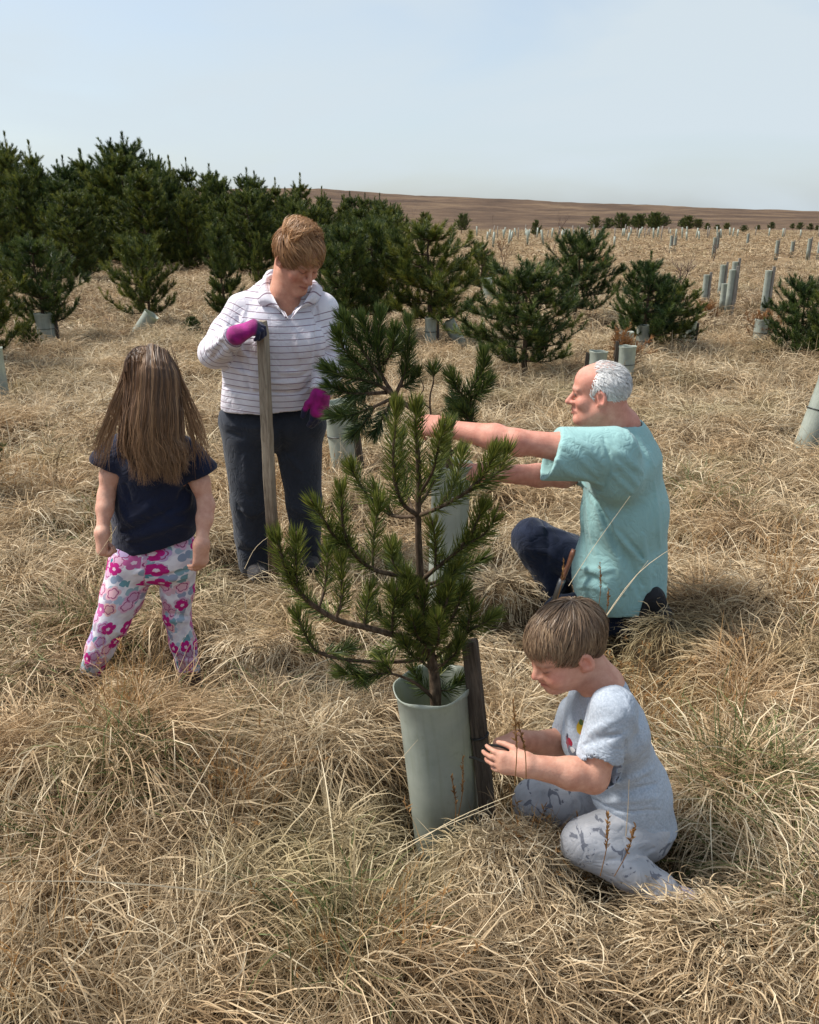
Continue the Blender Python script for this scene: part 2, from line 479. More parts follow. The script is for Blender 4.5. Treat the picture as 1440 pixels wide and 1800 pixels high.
def near_grass():
    """every blade within about five metres, rooted on the ground's own tussocks"""
    rs = np.random.default_rng(5)
    parts = {m_grass: [], m_green: [], m_rust: []}
    spots = [(765, 1500, 1.8, .24), (800, 1560, 1.6, .25), (1040, 1510, 1.47, .2), (1110, 1550, 1.42, .28), (1190, 1600, 1.38, .25), (1000, 1480, 1.58, .16), (1050, 1440, 1.6, .25),
             (150, 1215, 2.42, .34), (335, 1210, 2.46, .30), (450, 1010, 3.5, .25), (540, 1000, 3.55, .25), (780, 1060, 2.95, .25), (1080, 1110, 2.75, .35), (1150, 1120, 2.75, .25), (960, 1060, 2.9, .3)]
    spots = [(P(u, v, Y)[0], Y, r) for u, v, Y, r in spots]
    def tramp(xy):
        """trodden grass is shorter and flatter round the feet, knees and the tube"""
        k = np.ones(len(xy))
        for sx, sy, sr in spots:
            k = np.minimum(k, .38 + .62 * smooth01(sr * .6, sr * 1.5, np.hypot(xy[:, 0] - sx, xy[:, 1] - sy)))
        return k
    def add(mat, xy, zoff, az, ln, wd, e0, e1, tone, **kw):
        k = keep_out(xy)
        n = k.sum()
        pick = lambda q: (np.asarray(q, float)[k] if np.ndim(q) else q)
        root = np.column_stack([xy[k], gz(xy[k][:, 0], xy[k][:, 1]) + pick(zoff)])
        kt = tramp(xy[k])
        V, Q, t, _ = blades_at(root, pick(az), pick(ln) * kt, pick(wd), pick(e0) * kt, pick(e1), np.clip(pick(tone), 0, 1), rs, floor=gz, **kw)
        parts[mat].append((V, Q, t))
        return _
    D = np.hypot(TUS[:, 0], TUS[:, 1])
    lod = np.interp(D, [1, 2.5, 5.5], [1.0, 0.66, 0.26])
    cnt = (TUS[:, 2] ** 2 * 17500 * lod).astype(int) + 20
    idx = np.repeat(np.arange(len(TUS)), cnt)
    n = len(idx)
    t = TUS[idx]
    wf = 1.0 / np.sqrt(lod[idx])
    ang = rs.random(n) * 2 * math.pi
    rad = t[:, 2] * 0.75 * np.sqrt(rs.random(n))
    xy = t[:, :2] + np.stack([np.cos(ang), np.sin(ang)], -1) * rad[:, None]
    pref = rs.uniform(0, 2 * math.pi, len(TUS))
    pref = np.where(rs.random(len(TUS)) < 0.4, -math.pi / 2 + rs.normal(0, 0.9, len(TUS)), pref)[idx]
    vx = np.cos(ang) * (0.25 + rad / t[:, 2]) + 0.55 * np.cos(pref); vy = np.sin(ang) * (0.25 + rad / t[:, 2]) + 0.55 * np.sin(pref)
    az = np.arctan2(vy, vx) + rs.normal(0, 0.42, n)
    toff = rs.normal(0, 0.10, len(TUS))[idx]
    Db = D[idx]
    args = [rs.uniform(0, 0.03, n), az, rs.uniform(0.11, 0.32, n) * (0.7 + t[:, 2] * 1.6), rs.uniform(0.0015, 0.0033, n) * wf, rs.normal(36, 22, n), rs.normal(-62, 22, n), rs.normal(0.56, 0.2, n) + toff]
    for d0, d1, sg in ((0, 2.0, 5), (2.0, 3.4, 4), (3.4, 9, 3)):
        k = (Db >= d0) & (Db < d1)
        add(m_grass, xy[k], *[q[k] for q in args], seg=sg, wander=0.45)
    # matted litter in every direction
    n = 42000
    xy = wedge(0.75, 5.6, n, rs)
    d = np.hypot(xy[:, 0], xy[:, 1])
    wf = np.interp(d, [1, 2.5, 5.5], [1.0, 1.25, 1.8])
    add(m_grass, xy, rs.uniform(0.0, 0.07, n), rs.uniform(0, 2 * math.pi, n), rs.uniform(0.08, 0.30, n), rs.uniform(0.0016, 0.0032, n) * wf,
        rs.normal(16, 20, n), rs.normal(-20, 24, n), rs.normal(0.40, 0.26, n), seg=4, wander=1.6, curl=1.3)  # lower tone paints the shade of the hollows into this litter
    # more of it close by, where single blades show
    n = 24000
    xy = wedge(0.6, 2.4, n, rs, .82)
    add(m_grass, xy, rs.uniform(0.0, 0.08, n), rs.uniform(0, 2 * math.pi, n), rs.uniform(0.08, 0.28, n), rs.uniform(0.0014, 0.0030, n),
        rs.normal(22, 22, n), rs.normal(-22, 28, n), rs.normal(0.54, 0.24, n), seg=5, wander=1.5, curl=1.4)
    # upright thin stalks
    n = 2600
    xy = wedge(0.8, 5.6, n, rs)
    add(m_grass, xy, 0.0, rs.uniform(0, 2 * math.pi, n), rs.uniform(0.14, 0.36, n), rs.uniform(0.0013, 0.0024, n),
        rs.normal(72, 14, n), rs.normal(20, 40, n), rs.normal(0.66, 0.18, n), seg=6, wander=0.6)
    # long pale stems lying across
    n = 260
    xy = wedge(0.9, 5.0, n, rs)
    add(m_grass, xy, rs.uniform(0.03, 0.10, n), rs.uniform(0, 2 * math.pi, n), rs.uniform(0.3, 0.6, n), rs.uniform(0.0018, 0.0028, n),
        rs.normal(22, 18, n), rs.normal(6, 20, n), rs.normal(0.9, 0.1, n), seg=7, wander=0.25, kink_p=0.2)
    # green shoots in patches
    xy = wedge(0.8, 5.6, 26000, rs)
    xy = xy[vnoise(xy[:, 0] / 0.55, xy[:, 1] / 0.55, seed=31) > 0.52]
    xy = np.vstack([xy] + [PG(u, v, .05)[:2] + rs.normal(0, sd_, (k_, 2)) for u, v, sd_, k_ in [(1330, 1425, .12, 420), (1400, 1440, .10, 260), (1250, 1570, .09, 260), (1310, 1600, .10, 260), (255, 1490, .05, 150), (110, 1545, .06, 120), (60, 800, .3, 260), (1230, 880, .3, 260), (620, 1690, .09, 160)]])
    n = len(xy)
    add(m_green, xy, 0.0, rs.uniform(0, 2 * math.pi, n), rs.uniform(0.10, 0.30, n), rs.uniform(0.0018, 0.0034, n),
        rs.normal(58, 18, n), rs.normal(-10, 30, n), rs.normal(0.55, 0.25, n), seg=5, wander=0.7)
    # rusty stalk clumps
    xy = wedge(0.9, 5.6, 30000, rs)
    xy = xy[vnoise(xy[:, 0] / 0.4, xy[:, 1] / 0.4, seed=37) > 0.60]
    cl = []
    for u, v in [(215, 1300), (235, 1290), (430, 1440), (445, 1420), (225, 1330), (1050, 1460), (1010, 1500), (940, 1480), (960, 1470)]:
        c0 = PG(u, v, 0.15)
        cl.append(c0[:2] + rs.normal(0, 0.05, (90, 2)))
    xy = np.vstack([xy] + cl)
    n = len(xy)
    pts = add(m_rust, xy, 0.0, rs.uniform(0, 2 * math.pi, n), rs.uniform(0.14, 0.36, n), rs.uniform(0.0011, 0.0020, n),
              rs.normal(76, 12, n), rs.normal(48, 26, n), rs.normal(0.5, 0.2, n), seg=5, wander=0.4)
    tip = pts[::5, -1]; pre = pts[::5, -2]
    for s in range(7):
        q = tip * (1 - s / 14.0) + pre * (s / 14.0)
        V, Q, t, _ = blades_at(q, rs.uniform(0, 6.28, len(q)), rs.uniform(0.008, 0.018, len(q)), rs.uniform(0.0025, 0.0042, len(q)), rs.normal(45, 25, len(q)), rs.normal(40, 20, len(q)), rs.uniform(0.2, 0.6, len(q)), rs, seg=2)
        parts[m_rust].append((V, Q, t))
    # single tall stems that cross in front of the people
    for pts_, wd_ in [([(1000, 1030, 2.6), (1045, 960, 2.6), (1108, 872, 2.62)], .0022), ([(1040, 1120, 2.3), (1120, 1010, 2.3), (1210, 945, 2.35)], .0026), ([(1045, 1115, 2.3), (1090, 1050, 2.3), (1140, 985, 2.32)], .0020),
                      ([(700, 1500, 1.45), (800, 1440, 1.42), (905, 1395, 1.42)], .0024), ([(640, 1520, 1.5), (760, 1462, 1.45), (880, 1412, 1.44)], .0022), ([(1100, 1470, 1.4), (1104, 1420, 1.4), (1106, 1370, 1.4)], .0020),
                      ([(540, 1010, 3.3), (515, 940, 3.3), (500, 890, 3.3)], .0022), ([(430, 1000, 3.2), (452, 960, 3.2), (500, 925, 3.2)], .0024), ([(150, 1010, 2.2), (190, 950, 2.2), (205, 925, 2.2)], .0018),
                      ([(600, 1440, 1.7), (690, 1350, 1.7), (735, 1300, 1.68)], .0020), ([(1160, 1360, 1.9), (1260, 1362, 1.9), (1430, 1368, 1.95)], .0022), ([(330, 1215, 2.3), (352, 1130, 2.3), (350, 1050, 2.32)], .0018)]:
        q = spline([P(*c_) for c_ in pts_], 9)
        g_ = Geo(); tube_geo(g_, q, np.linspace(wd_ * .6, wd_ * .25, 9), 3, False)
        parts[m_grass].append((np.concatenate(g_.V), np.concatenate(g_.Q), np.full(g_.n, .85)))
    for (u, v, Y, hgt) in [(978, 1020, 2.55, .16), (1052, 1030, 2.55, .17), (1062, 1050, 2.55, .12), (805, 1400, 1.62, .18), (800, 1410, 1.62, .14), (905, 1340, 1.42, .20), (925, 1330, 1.42, .14), (1055, 1500, 1.36, .16), (1080, 1500, 1.36, .13)]:
        o_ = P(u, v + 40, Y); tp_ = o_ + np.array([rs.normal(0, .02), 0, hgt])
        q = spline([o_, (o_ + tp_) / 2 + (.006, 0, 0), tp_], 8)
        g_ = Geo(); tube_geo(g_, q, .0012, 3, False)
        parts[m_rust].append((np.concatenate(g_.V), np.concatenate(g_.Q), np.full(g_.n, .35)))
        m_ = 40
        qq = q[3] + (q[-1] - q[3]) * rs.random((m_, 1))
        V, Q, t, _ = blades_at(qq, rs.uniform(0, 6.28, m_), rs.uniform(.006, .014, m_), rs.uniform(.003, .005, m_), rs.normal(60, 20, m_), rs.normal(50, 20, m_), rs.uniform(.1, .5, m_), rs, seg=2)
        parts[m_rust].append((V, Q, t))
    Vs, Qs, Ts, Ms, nv = [], [], [], [], 0
    for mi, (m, lst) in enumerate(parts.items()):
        for V, Q, t in lst:
            Vs.append(V); Qs.append(Q + nv); Ts.append(t); Ms.append(np.full(len(Q), mi, np.int32)); nv += len(V)
    me = new_mesh("grass_near", np.concatenate(Vs), np.concatenate(Qs), True, {'tone': np.concatenate(Ts)})
    for m in parts: me.materials.append(m)
    me.polygons.foreach_set('material_index', np.concatenate(Ms))
    print("near grass quads", len(me.polygons))
    return me

def grass_tile(name, size, ntus, perT, nmat, wmul, seg, seed, nst=0):
    rs = np.random.default_rng(seed)
    c = rs.uniform(-size / 2, size / 2, (ntus, 2))
    tr = rs.uniform(.15, .30, ntus); thh = rs.uniform(.06, .18, ntus)
    def fl(x, y):
        z = np.zeros_like(x)
        for (cx, cy), r_, h_ in zip(c, tr, thh):
            z = np.maximum(z, h_ * np.exp(-((x - cx) ** 2 + (y - cy) ** 2) / (r_ * r_)))
        return z
    idx = np.repeat(np.arange(ntus), perT)
    n = len(idx)
    ang = rs.random(n) * 6.283; rad = tr[idx] * 0.8 * np.sqrt(rs.random(n))
    xy = c[idx] + np.stack([np.cos(ang), np.sin(ang)], -1) * rad[:, None]
    Vs, Qs, Ts, nv = [], [], [], 0
    def add(V, Q, t, _):
        nonlocal nv
        Vs.append(V); Qs.append(Q + nv); Ts.append(t); nv += len(V)
    root = np.column_stack([xy, fl(xy[:, 0], xy[:, 1])])
    add(*blades_at(root, ang + rs.normal(0, 0.6, n), rs.uniform(0.16, 0.40, n), rs.uniform(0.0020, 0.0040, n) * wmul, rs.normal(36, 18, n), rs.normal(-55, 24, n),
                   np.clip(rs.normal(0.50 if wmul < 3 else 0.42, 0.2, n) + rs.normal(0, 0.12, ntus)[idx], 0, 1), rs, seg=seg, floor=fl))
    xy = rs.uniform(-size / 2, size / 2, (nmat, 2))
    root = np.column_stack([xy, fl(xy[:, 0], xy[:, 1]) + rs.uniform(0, 0.06, nmat)])
    add(*blades_at(root, rs.uniform(0, 6.283, nmat), rs.uniform(0.12, 0.36, nmat), rs.uniform(0.0018, 0.0038, nmat) * wmul, rs.normal(18, 20, nmat), rs.normal(-18, 26, nmat),
                   np.clip(rs.normal(0.44 if wmul < 3 else 0.34, 0.23, nmat), 0, 1), rs, seg=seg, wander=1.1, curl=0.8, floor=fl))
    if nst:
        xy = rs.uniform(-size / 2, size / 2, (nst, 2))
        root = np.column_stack([xy, fl(xy[:, 0], xy[:, 1])])
        add(*blades_at(root, rs.uniform(0, 6.283, nst), rs.uniform(0.2, 0.4, nst), rs.uniform(0.0016, 0.0026, nst) * wmul, rs.normal(74, 12, nst), rs.normal(30, 34, nst),
                       np.clip(rs.normal(0.68, 0.18, nst), 0, 1), rs, seg=seg))
    me = new_mesh(name, np.concatenate(Vs), np.concatenate(Qs), True, {'tone': np.concatenate(Ts)})
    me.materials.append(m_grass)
    print(name, len(me.polygons))
    return me

def build_grass():
    near = near_grass()
    lib = bpy.data.collections.new("grass_tiles")        # a library for the grass object, not part of the scene itself
    tiles = [grass_tile("t0%d" % q, 2.0, 24, 110, 3000, 1.7, 4, 40 + q, 260) for q in range(3)]
    tiles += [grass_tile("t1%d" % q, 4.0, 64, 40, 2600, 3.8, 3, 50 + q, 200) for q in range(2)]
    tiles += [grass_tile("t2%d" % q, 9.0, 150, 9, 1500, 9.0, 3, 60 + q, 100) for q in range(2)]
    for t in tiles:
        lib.objects.link(bpy.data.objects.new(t.name, t))
    rs = np.random.default_rng(77)
    pts, ids, rots = [], [], []
    def lay(size, r0, r1, first, cnt):
        m = int(r1 / size) + 2
        for ix in range(-m, m + 1):
            for iy in range(0, m + 1):
                x, y = (ix + 0.5) * size, (iy + 0.5) * size
                r = math.hypot(x, y)
                if not (r0 <= r < r1) or abs(math.atan2(x, y)) > 0.60 + size / r: continue
                pts.append((x, y)); ids.append(first + rs.integers(cnt))
                e = size * 0.35
                sx = (gz1(x + e, y) - gz1(x - e, y)) / (2 * e); sy = (gz1(x, y + e) - gz1(x, y - e)) / (2 * e)
                # lean the tile with the slope, after a quarter turn about its own axis
                q = Vector((-sx, -sy, 1)).to_track_quat('Z', 'Y').to_matrix()
                nz = Vector((-sx, -sy, 1)).normalized()
                rot = Vector((0, 0, 1)).rotation_difference(nz).to_matrix() @ Matrix.Rotation(rs.integers(4) * math.pi / 2, 3, 'Z')
                rots.append(rot.to_euler())
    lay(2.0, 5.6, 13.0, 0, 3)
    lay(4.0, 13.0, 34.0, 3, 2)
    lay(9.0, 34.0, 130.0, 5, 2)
    xy = np.array(pts)
    o = link("grass", near, None, kind="stuff", label="long tangled dry straw grass covering the moor")
    ptm = bpy.data.meshes.new("grass_tile_points")
    ptm.vertices.add(len(xy))
    ptm.vertices.foreach_set('co', np.column_stack([xy, gz(xy[:, 0], xy[:, 1]) - 0.02]).astype(np.float32).ravel())
    a = ptm.attributes.new('idx', 'INT', 'POINT'); a.data.foreach_set('value', np.array(ids, np.int32))
    a = ptm.attributes.new('rot', 'FLOAT_VECTOR', 'POINT'); a.data.foreach_set('vector', np.array(rots, np.float32).ravel())
    lib2 = bpy.data.collections.new("grass_points")
    po = bpy.data.objects.new("grass_tile_points", ptm)
    lib2.objects.link(po)
    ng = bpy.data.node_groups.new("grass_scatter", 'GeometryNodeTree')
    ng.interface.new_socket("Geometry", in_out='INPUT', socket_type='NodeSocketGeometry')
    ng.interface.new_socket("Geometry", in_out='OUTPUT', socket_type='NodeSocketGeometry')
    gi, go = ng.nodes.new('NodeGroupInput'), ng.nodes.new('NodeGroupOutput')
    ci = ng.nodes.new('GeometryNodeCollectionInfo')
    ci.inputs['Collection'].default_value = lib
    ci.inputs['Separate Children'].default_value = True
    ci.inputs['Reset Children'].default_value = True
    oi = ng.nodes.new('GeometryNodeObjectInfo')
    oi.inputs['Object'].default_value = po
    ip = ng.nodes.new('GeometryNodeInstanceOnPoints')
    ip.inputs['Pick Instance'].default_value = True
    def named(n, t):
        nd = ng.nodes.new('GeometryNodeInputNamedAttribute'); nd.data_type = t
        nd.inputs['Name'].default_value = n
        return nd.outputs['Attribute']
    e2r = ng.nodes.new('FunctionNodeEulerToRotation')
    jn = ng.nodes.new('GeometryNodeJoinGeometry')
    K = ng.links.new
    K(oi.outputs['Geometry'], ip.inputs['Points'])
    K(ci.outputs[0], ip.inputs['Instance'])
    K(named('idx', 'INT'), ip.inputs['Instance Index'])
    K(named('rot', 'FLOAT_VECTOR'), e2r.inputs[0])
    K(e2r.outputs[0], ip.inputs['Rotation'])
    K(ip.outputs[0], jn.inputs[0])
    K(gi.outputs[0], jn.inputs[0])
    K(jn.outputs[0], go.inputs[0])
    md = o.modifiers.new("scatter", 'NODES')
    md.node_group = ng
    return o
# ------------------------------------------------------------------ soft-body modelling: blended tapering forms turned into one mesh
class Form:
    """bodies and clothes: limbs as tapering capsules, ellipsoids, cuts and folds, blended into one continuous surface"""
    def __init__(self):
        self.ops = []
    # -- adders
    def cap(self, a, b, ra, rb=None, k=0.02, flat=None, sub=False):
        a, b = np.asarray(a, float), np.asarray(b, float)
        rb = ra if rb is None else rb
        m = max(ra, rb) * (max(1.0, flat[1]) if flat else 1.0)
        lo, hi = np.minimum(a, b) - m, np.maximum(a, b) + m
        self.ops.append(('cap', (a, b, ra, rb, None if flat is None else (nrm(flat[0]), flat[1])), k, sub, lo, hi))
        return self
    def chain(self, pts, rads, k=0.02, flat=None, sub=False):
        for q in range(len(pts) - 1):
            self.cap(pts[q], pts[q + 1], rads[q], rads[q + 1], k, flat, sub)
        return self
    def ell(self, c, r, M=None, k=0.02, sub=False):
        c, r = np.asarray(c, float), np.asarray(r, float)
        M = np.eye(3) if M is None else np.asarray(M, float)      # rows = local axes in world space
        m = r.max()
        self.ops.append(('ell', (c, r, M), k, sub, c - m, c + m))
        return self
    def cut(self, c, n, rad=None, k=0.004):
        """remove everything on the side n points to (only within rad of c, if given)"""
        c = np.asarray(c, float)
        R_ = 1e9 if rad is None else rad
        self.ops.append(('cut', (c, nrm(n), rad), k, True, c - R_, c + R_))
        return self
    def fold(self, a, b, w, amp, c=None):
        """a cloth ridge (amp > 0) or groove (amp < 0) along a-b, bowed through c"""
        pts = [a, b] if c is None else list(spline([a, c, b], 6))
        pts = np.asarray(pts, float)
        self.ops.append(('fold', (pts, w, amp), 0, False, pts.min(0) - 3 * w, pts.max(0) + 3 * w))
        return self
    def ripple(self, scale, amp, seed=0, stretch=(1, 1, 1), lo=None, hi=None):
        lo = np.full(3, -1e9) if lo is None else np.asarray(lo, float)
        hi = np.full(3, 1e9) if hi is None else np.asarray(hi, float)
        self.ops.append(('ripple', (scale, amp, seed, np.asarray(stretch, float)), 0, False, lo, hi))
        return self
    # -- distance
    def dist(self, X):
        d = np.full(len(X), 0.6)
        x, y, z = X[:, 0], X[:, 1], X[:, 2]
        for kind, a, k, sub, lo, hi in self.ops:
            mg = k + 0.03
            m = (x > lo[0] - mg) & (x < hi[0] + mg) & (y > lo[1] - mg) & (y < hi[1] + mg) & (z > lo[2] - mg) & (z < hi[2] + mg)
            m = np.nonzero(m)[0]
            if not len(m): continue
            p = X[m]
            if kind == 'cap':
                A, B, ra, rb, fl = a
                ba = B - A
                t = np.clip((p - A) @ ba / (ba @ ba + 1e-12), 0, 1)
                q = p - A - t[:, None] * ba
                if fl is not None:
                    c_ = q @ fl[0]
                    q = q + (c_ / fl[1] - c_)[:, None] * fl[0]
                e = np.sqrt(np.einsum('ij,ij->i', q, q)) - (ra + (rb - ra) * t)
            elif kind == 'ell':
                c, r, M = a
                q = (p - c) @ M.T
                k0 = np.sqrt(np.sum((q / r) ** 2, 1)); k1 = np.sqrt(np.sum((q / (r * r)) ** 2, 1)) + 1e-9
                e = k0 * (k0 - 1) / k1
            elif kind == 'cut':
                c, n, rad = a
                e = -((p - c) @ n)
                if rad is not None:
                    e = np.maximum(e, np.sqrt(np.sum((p - c) ** 2, 1)) - rad) if False else np.where(np.sum((p - c) ** 2, 1) < rad * rad, e, 1.0)
            elif kind == 'fold':
                pts, w, amp = a
                best = np.full(len(p), 1e9)
                for s in range(len(pts) - 1):
                    ba = pts[s + 1] - pts[s]
                    t = np.clip((p - pts[s]) @ ba / (ba @ ba + 1e-12), 0, 1)
                    q = p - pts[s] - t[:, None] * ba
                    tt = (s + t) / (len(pts) - 1)
                    dd = np.einsum('ij,ij->i', q, q) / (w * w * (0.35 + 2.6 * tt * (1 - tt)) ** 2)
                    best = np.minimum(best, dd)
                d[m] -= amp * np.exp(-best)
                continue
            elif kind == 'ripple':
                sc, amp, seed, st = a
                q = p / (sc * st)
                d[m] += amp * (vnoise(q[:, 0], q[:, 1], q[:, 2], seed) + 0.5 * vnoise(2.1 * q[:, 0], 2.1 * q[:, 1], 2.1 * q[:, 2], seed + 1))
                continue
            dm = d[m]
            if sub:
                e = -e
                h = np.maximum(k - np.abs(dm - e), 0) / max(k, 1e-9)
                d[m] = np.maximum(dm, e) + h * h * k * 0.25
            else:
                h = np.maximum(k - np.abs(dm - e), 0) / max(k, 1e-9)
                d[m] = np.minimum(dm, e) - h * h * k * 0.25
        return d
    def on(self, uv, y0, y1):
        """the points where sight lines through uv first meet the surface between distances y0 and y1"""
        uv = np.asarray(uv, float)
        Y = np.arange(y0, y1, 0.004)
        A = np.stack([P(u, v, 1.0) for u, v in uv]); C0 = np.array([0, 0, CAM_H])
        X = C0 + (A - C0)[:, None, :] * Y[None, :, None]
        d = self.dist(X.reshape(-1, 3)).reshape(len(uv), len(Y))
        hit = np.where((d < 0).any(1), np.argmax(d < 0, 1), np.argmin(d, 1))
        return X[np.arange(len(uv)), hit]
    def folds(self, rows, y0, y1):
        """cloth folds read off the photograph: rows of ((u, v), (u, v) ..., width, height)"""
        paths = [spline(np.array(r[:-2], float), 7) for r in rows]
        pts = self.on(np.concatenate(paths), y0, y1).reshape(len(rows), 7, 3)
        for r, q in zip(rows, pts):
            w, amp = r[-2], r[-1]
            self.ops.append(('fold', (q, w, amp * 1.7), 0, False, q.min(0) - 3 * w, q.max(0) + 3 * w))
        return self
    # -- surface
    def surface(self, h):
        adds = [o for o in self.ops if o[0] in ('cap', 'ell') and not o[3]]
        lo = np.min([o[4] for o in adds], 0) - 0.03; hi = np.max([o[5] for o in adds], 0) + 0.03
        B = 4
        nb = np.ceil((hi - lo) / (h * B)).astype(int)
        bi = np.stack(np.meshgrid(*[np.arange(n) for n in nb], indexing='ij'), -1).reshape(-1, 3)
        cen = lo + (bi + 0.5) * (h * B)
        dc = self.dist(cen)
        bi = bi[np.abs(dc) < h * B * 0.87 * 1.5 + (0.018 if any(o[0] == 'fold' for o in self.ops) else 0.006)]
        N = nb * B + 3
        def key(i): return (i[..., 0].astype(np.int64) * N[1] + i[..., 1]) * N[2] + i[..., 2]
        loc = np.stack(np.meshgrid(*[np.arange(B + 1)] * 3, indexing='ij'), -1).reshape(-1, 3)
        pk = np.unique(key(bi[:, None, :] * B + loc[None]).ravel())
        pi = np.stack([pk // (N[1] * N[2]), (pk // N[2]) % N[1], pk % N[2]], -1)
        d = self.dist(lo + pi * h).astype(np.float64)
        inside = d < 0
        # cells whose eight corners are all sampled
        cloc = np.stack(np.meshgrid(*[np.arange(B)] * 3, indexing='ij'), -1).reshape(-1, 3)
        ci = (bi[:, None, :] * B + cloc[None]).reshape(-1, 3)
        ck = key(ci)
        corner = np.array([[a, b_, c] for a in (0, 1) for b_ in (0, 1) for c in (0, 1)])
        offs = key(corner)
        ids = np.stack([np.searchsorted(pk, ck + o) for o in offs], 1)
        cd = d[ids]
        ins = cd < 0
        act = ins.any(1) & ~ins.all(1)
        ci, cd, ck = ci[act], cd[act], ck[act]
        edges = [(a, b_) for a in range(8) for b_ in range(a + 1, 8) if np.sum(np.abs(corner[a] - corner[b_])) == 1]
        acc = np.zeros((len(ci), 3)); cnt = np.zeros(len(ci))
        for a, b_ in edges:
            s = (cd[:, a] < 0) != (cd[:, b_] < 0)
            t = cd[:, a] / (cd[:, a] - cd[:, b_] + 1e-20)
            q = corner[a] + t[:, None] * (corner[b_] - corner[a])
            acc[s] += q[s]; cnt[s] += 1
        V = lo + (ci + acc / cnt[:, None]) * h
        order = np.argsort(ck); cks = ck[order]
        def cell(k_):
            j_ = np.searchsorted(cks, k_); j_ = np.minimum(j_, len(cks) - 1)
            return np.where(cks[j_] == k_, order[j_], -1)
        quads = []
        unit = [np.array([1, 0, 0]), np.array([0, 1, 0]), np.array([0, 0, 1])]
        for ax in range(3):
            o = key(unit[ax]); u1 = key(unit[(ax + 1) % 3]); u2 = key(unit[(ax + 2) % 3])
            j_ = np.searchsorted(pk, pk + o); j_ = np.minimum(j_, len(pk) - 1)
            s = (pk[j_] == pk + o) & (inside != inside[j_])
            kk = pk[s]; up = inside[s]
            q = np.stack([cell(kk - u1 - u2), cell(kk - u2), cell(kk), cell(kk - u1)], 1)
            ok = (q >= 0).all(1)
            q, up = q[ok], up[ok]
            q[~up] = q[~up][:, ::-1]
            quads.append(q)
        return V, np.concatenate(quads)

def relax(V, Q, it=1, lam=0.5):
    e = np.concatenate([Q[:, [0, 1]], Q[:, [1, 2]], Q[:, [2, 3]], Q[:, [3, 0]]])
    i_ = np.concatenate([e[:, 0], e[:, 1]]); j_ = np.concatenate([e[:, 1], e[:, 0]])
    n = len(V)
    c = np.maximum(np.bincount(i_, minlength=n), 1)
    for _ in range(it):
        s = np.stack([np.bincount(i_, V[j_, a], minlength=n) for a in range(3)], 1)
        V = V + lam * (s / c[:, None] - V)
    return V

class Frame:
    """a local frame: x = the person's left, y = forward, z = up"""
    def __init__(self, o, f, up=(0, 0, 1), s=1.0, roll=0.0):
        self.o = np.asarray(o, float); self.y = nrm(f)
        z = np.asarray(up, float); z = nrm(z - self.y * (z @ self.y))
        x = np.cross(self.y, z)                          # right-hand side of the person
        if roll:
            c_, s_ = math.cos(roll), math.sin(roll)
            z, x = z * c_ + x * s_, x * c_ - z * s_
        self.z = z; self.x = -x; self.s = s
        self.M = np.stack([self.x, self.y, self.z])
    def w(self, p):
        return self.o + self.s * (np.asarray(p, float) @ self.M)
    def l(self, P_):
        return ((np.asarray(P_, float) - self.o) @ self.M.T) / self.s
    def d(self, v):
        return np.asarray(v, float) @ self.M

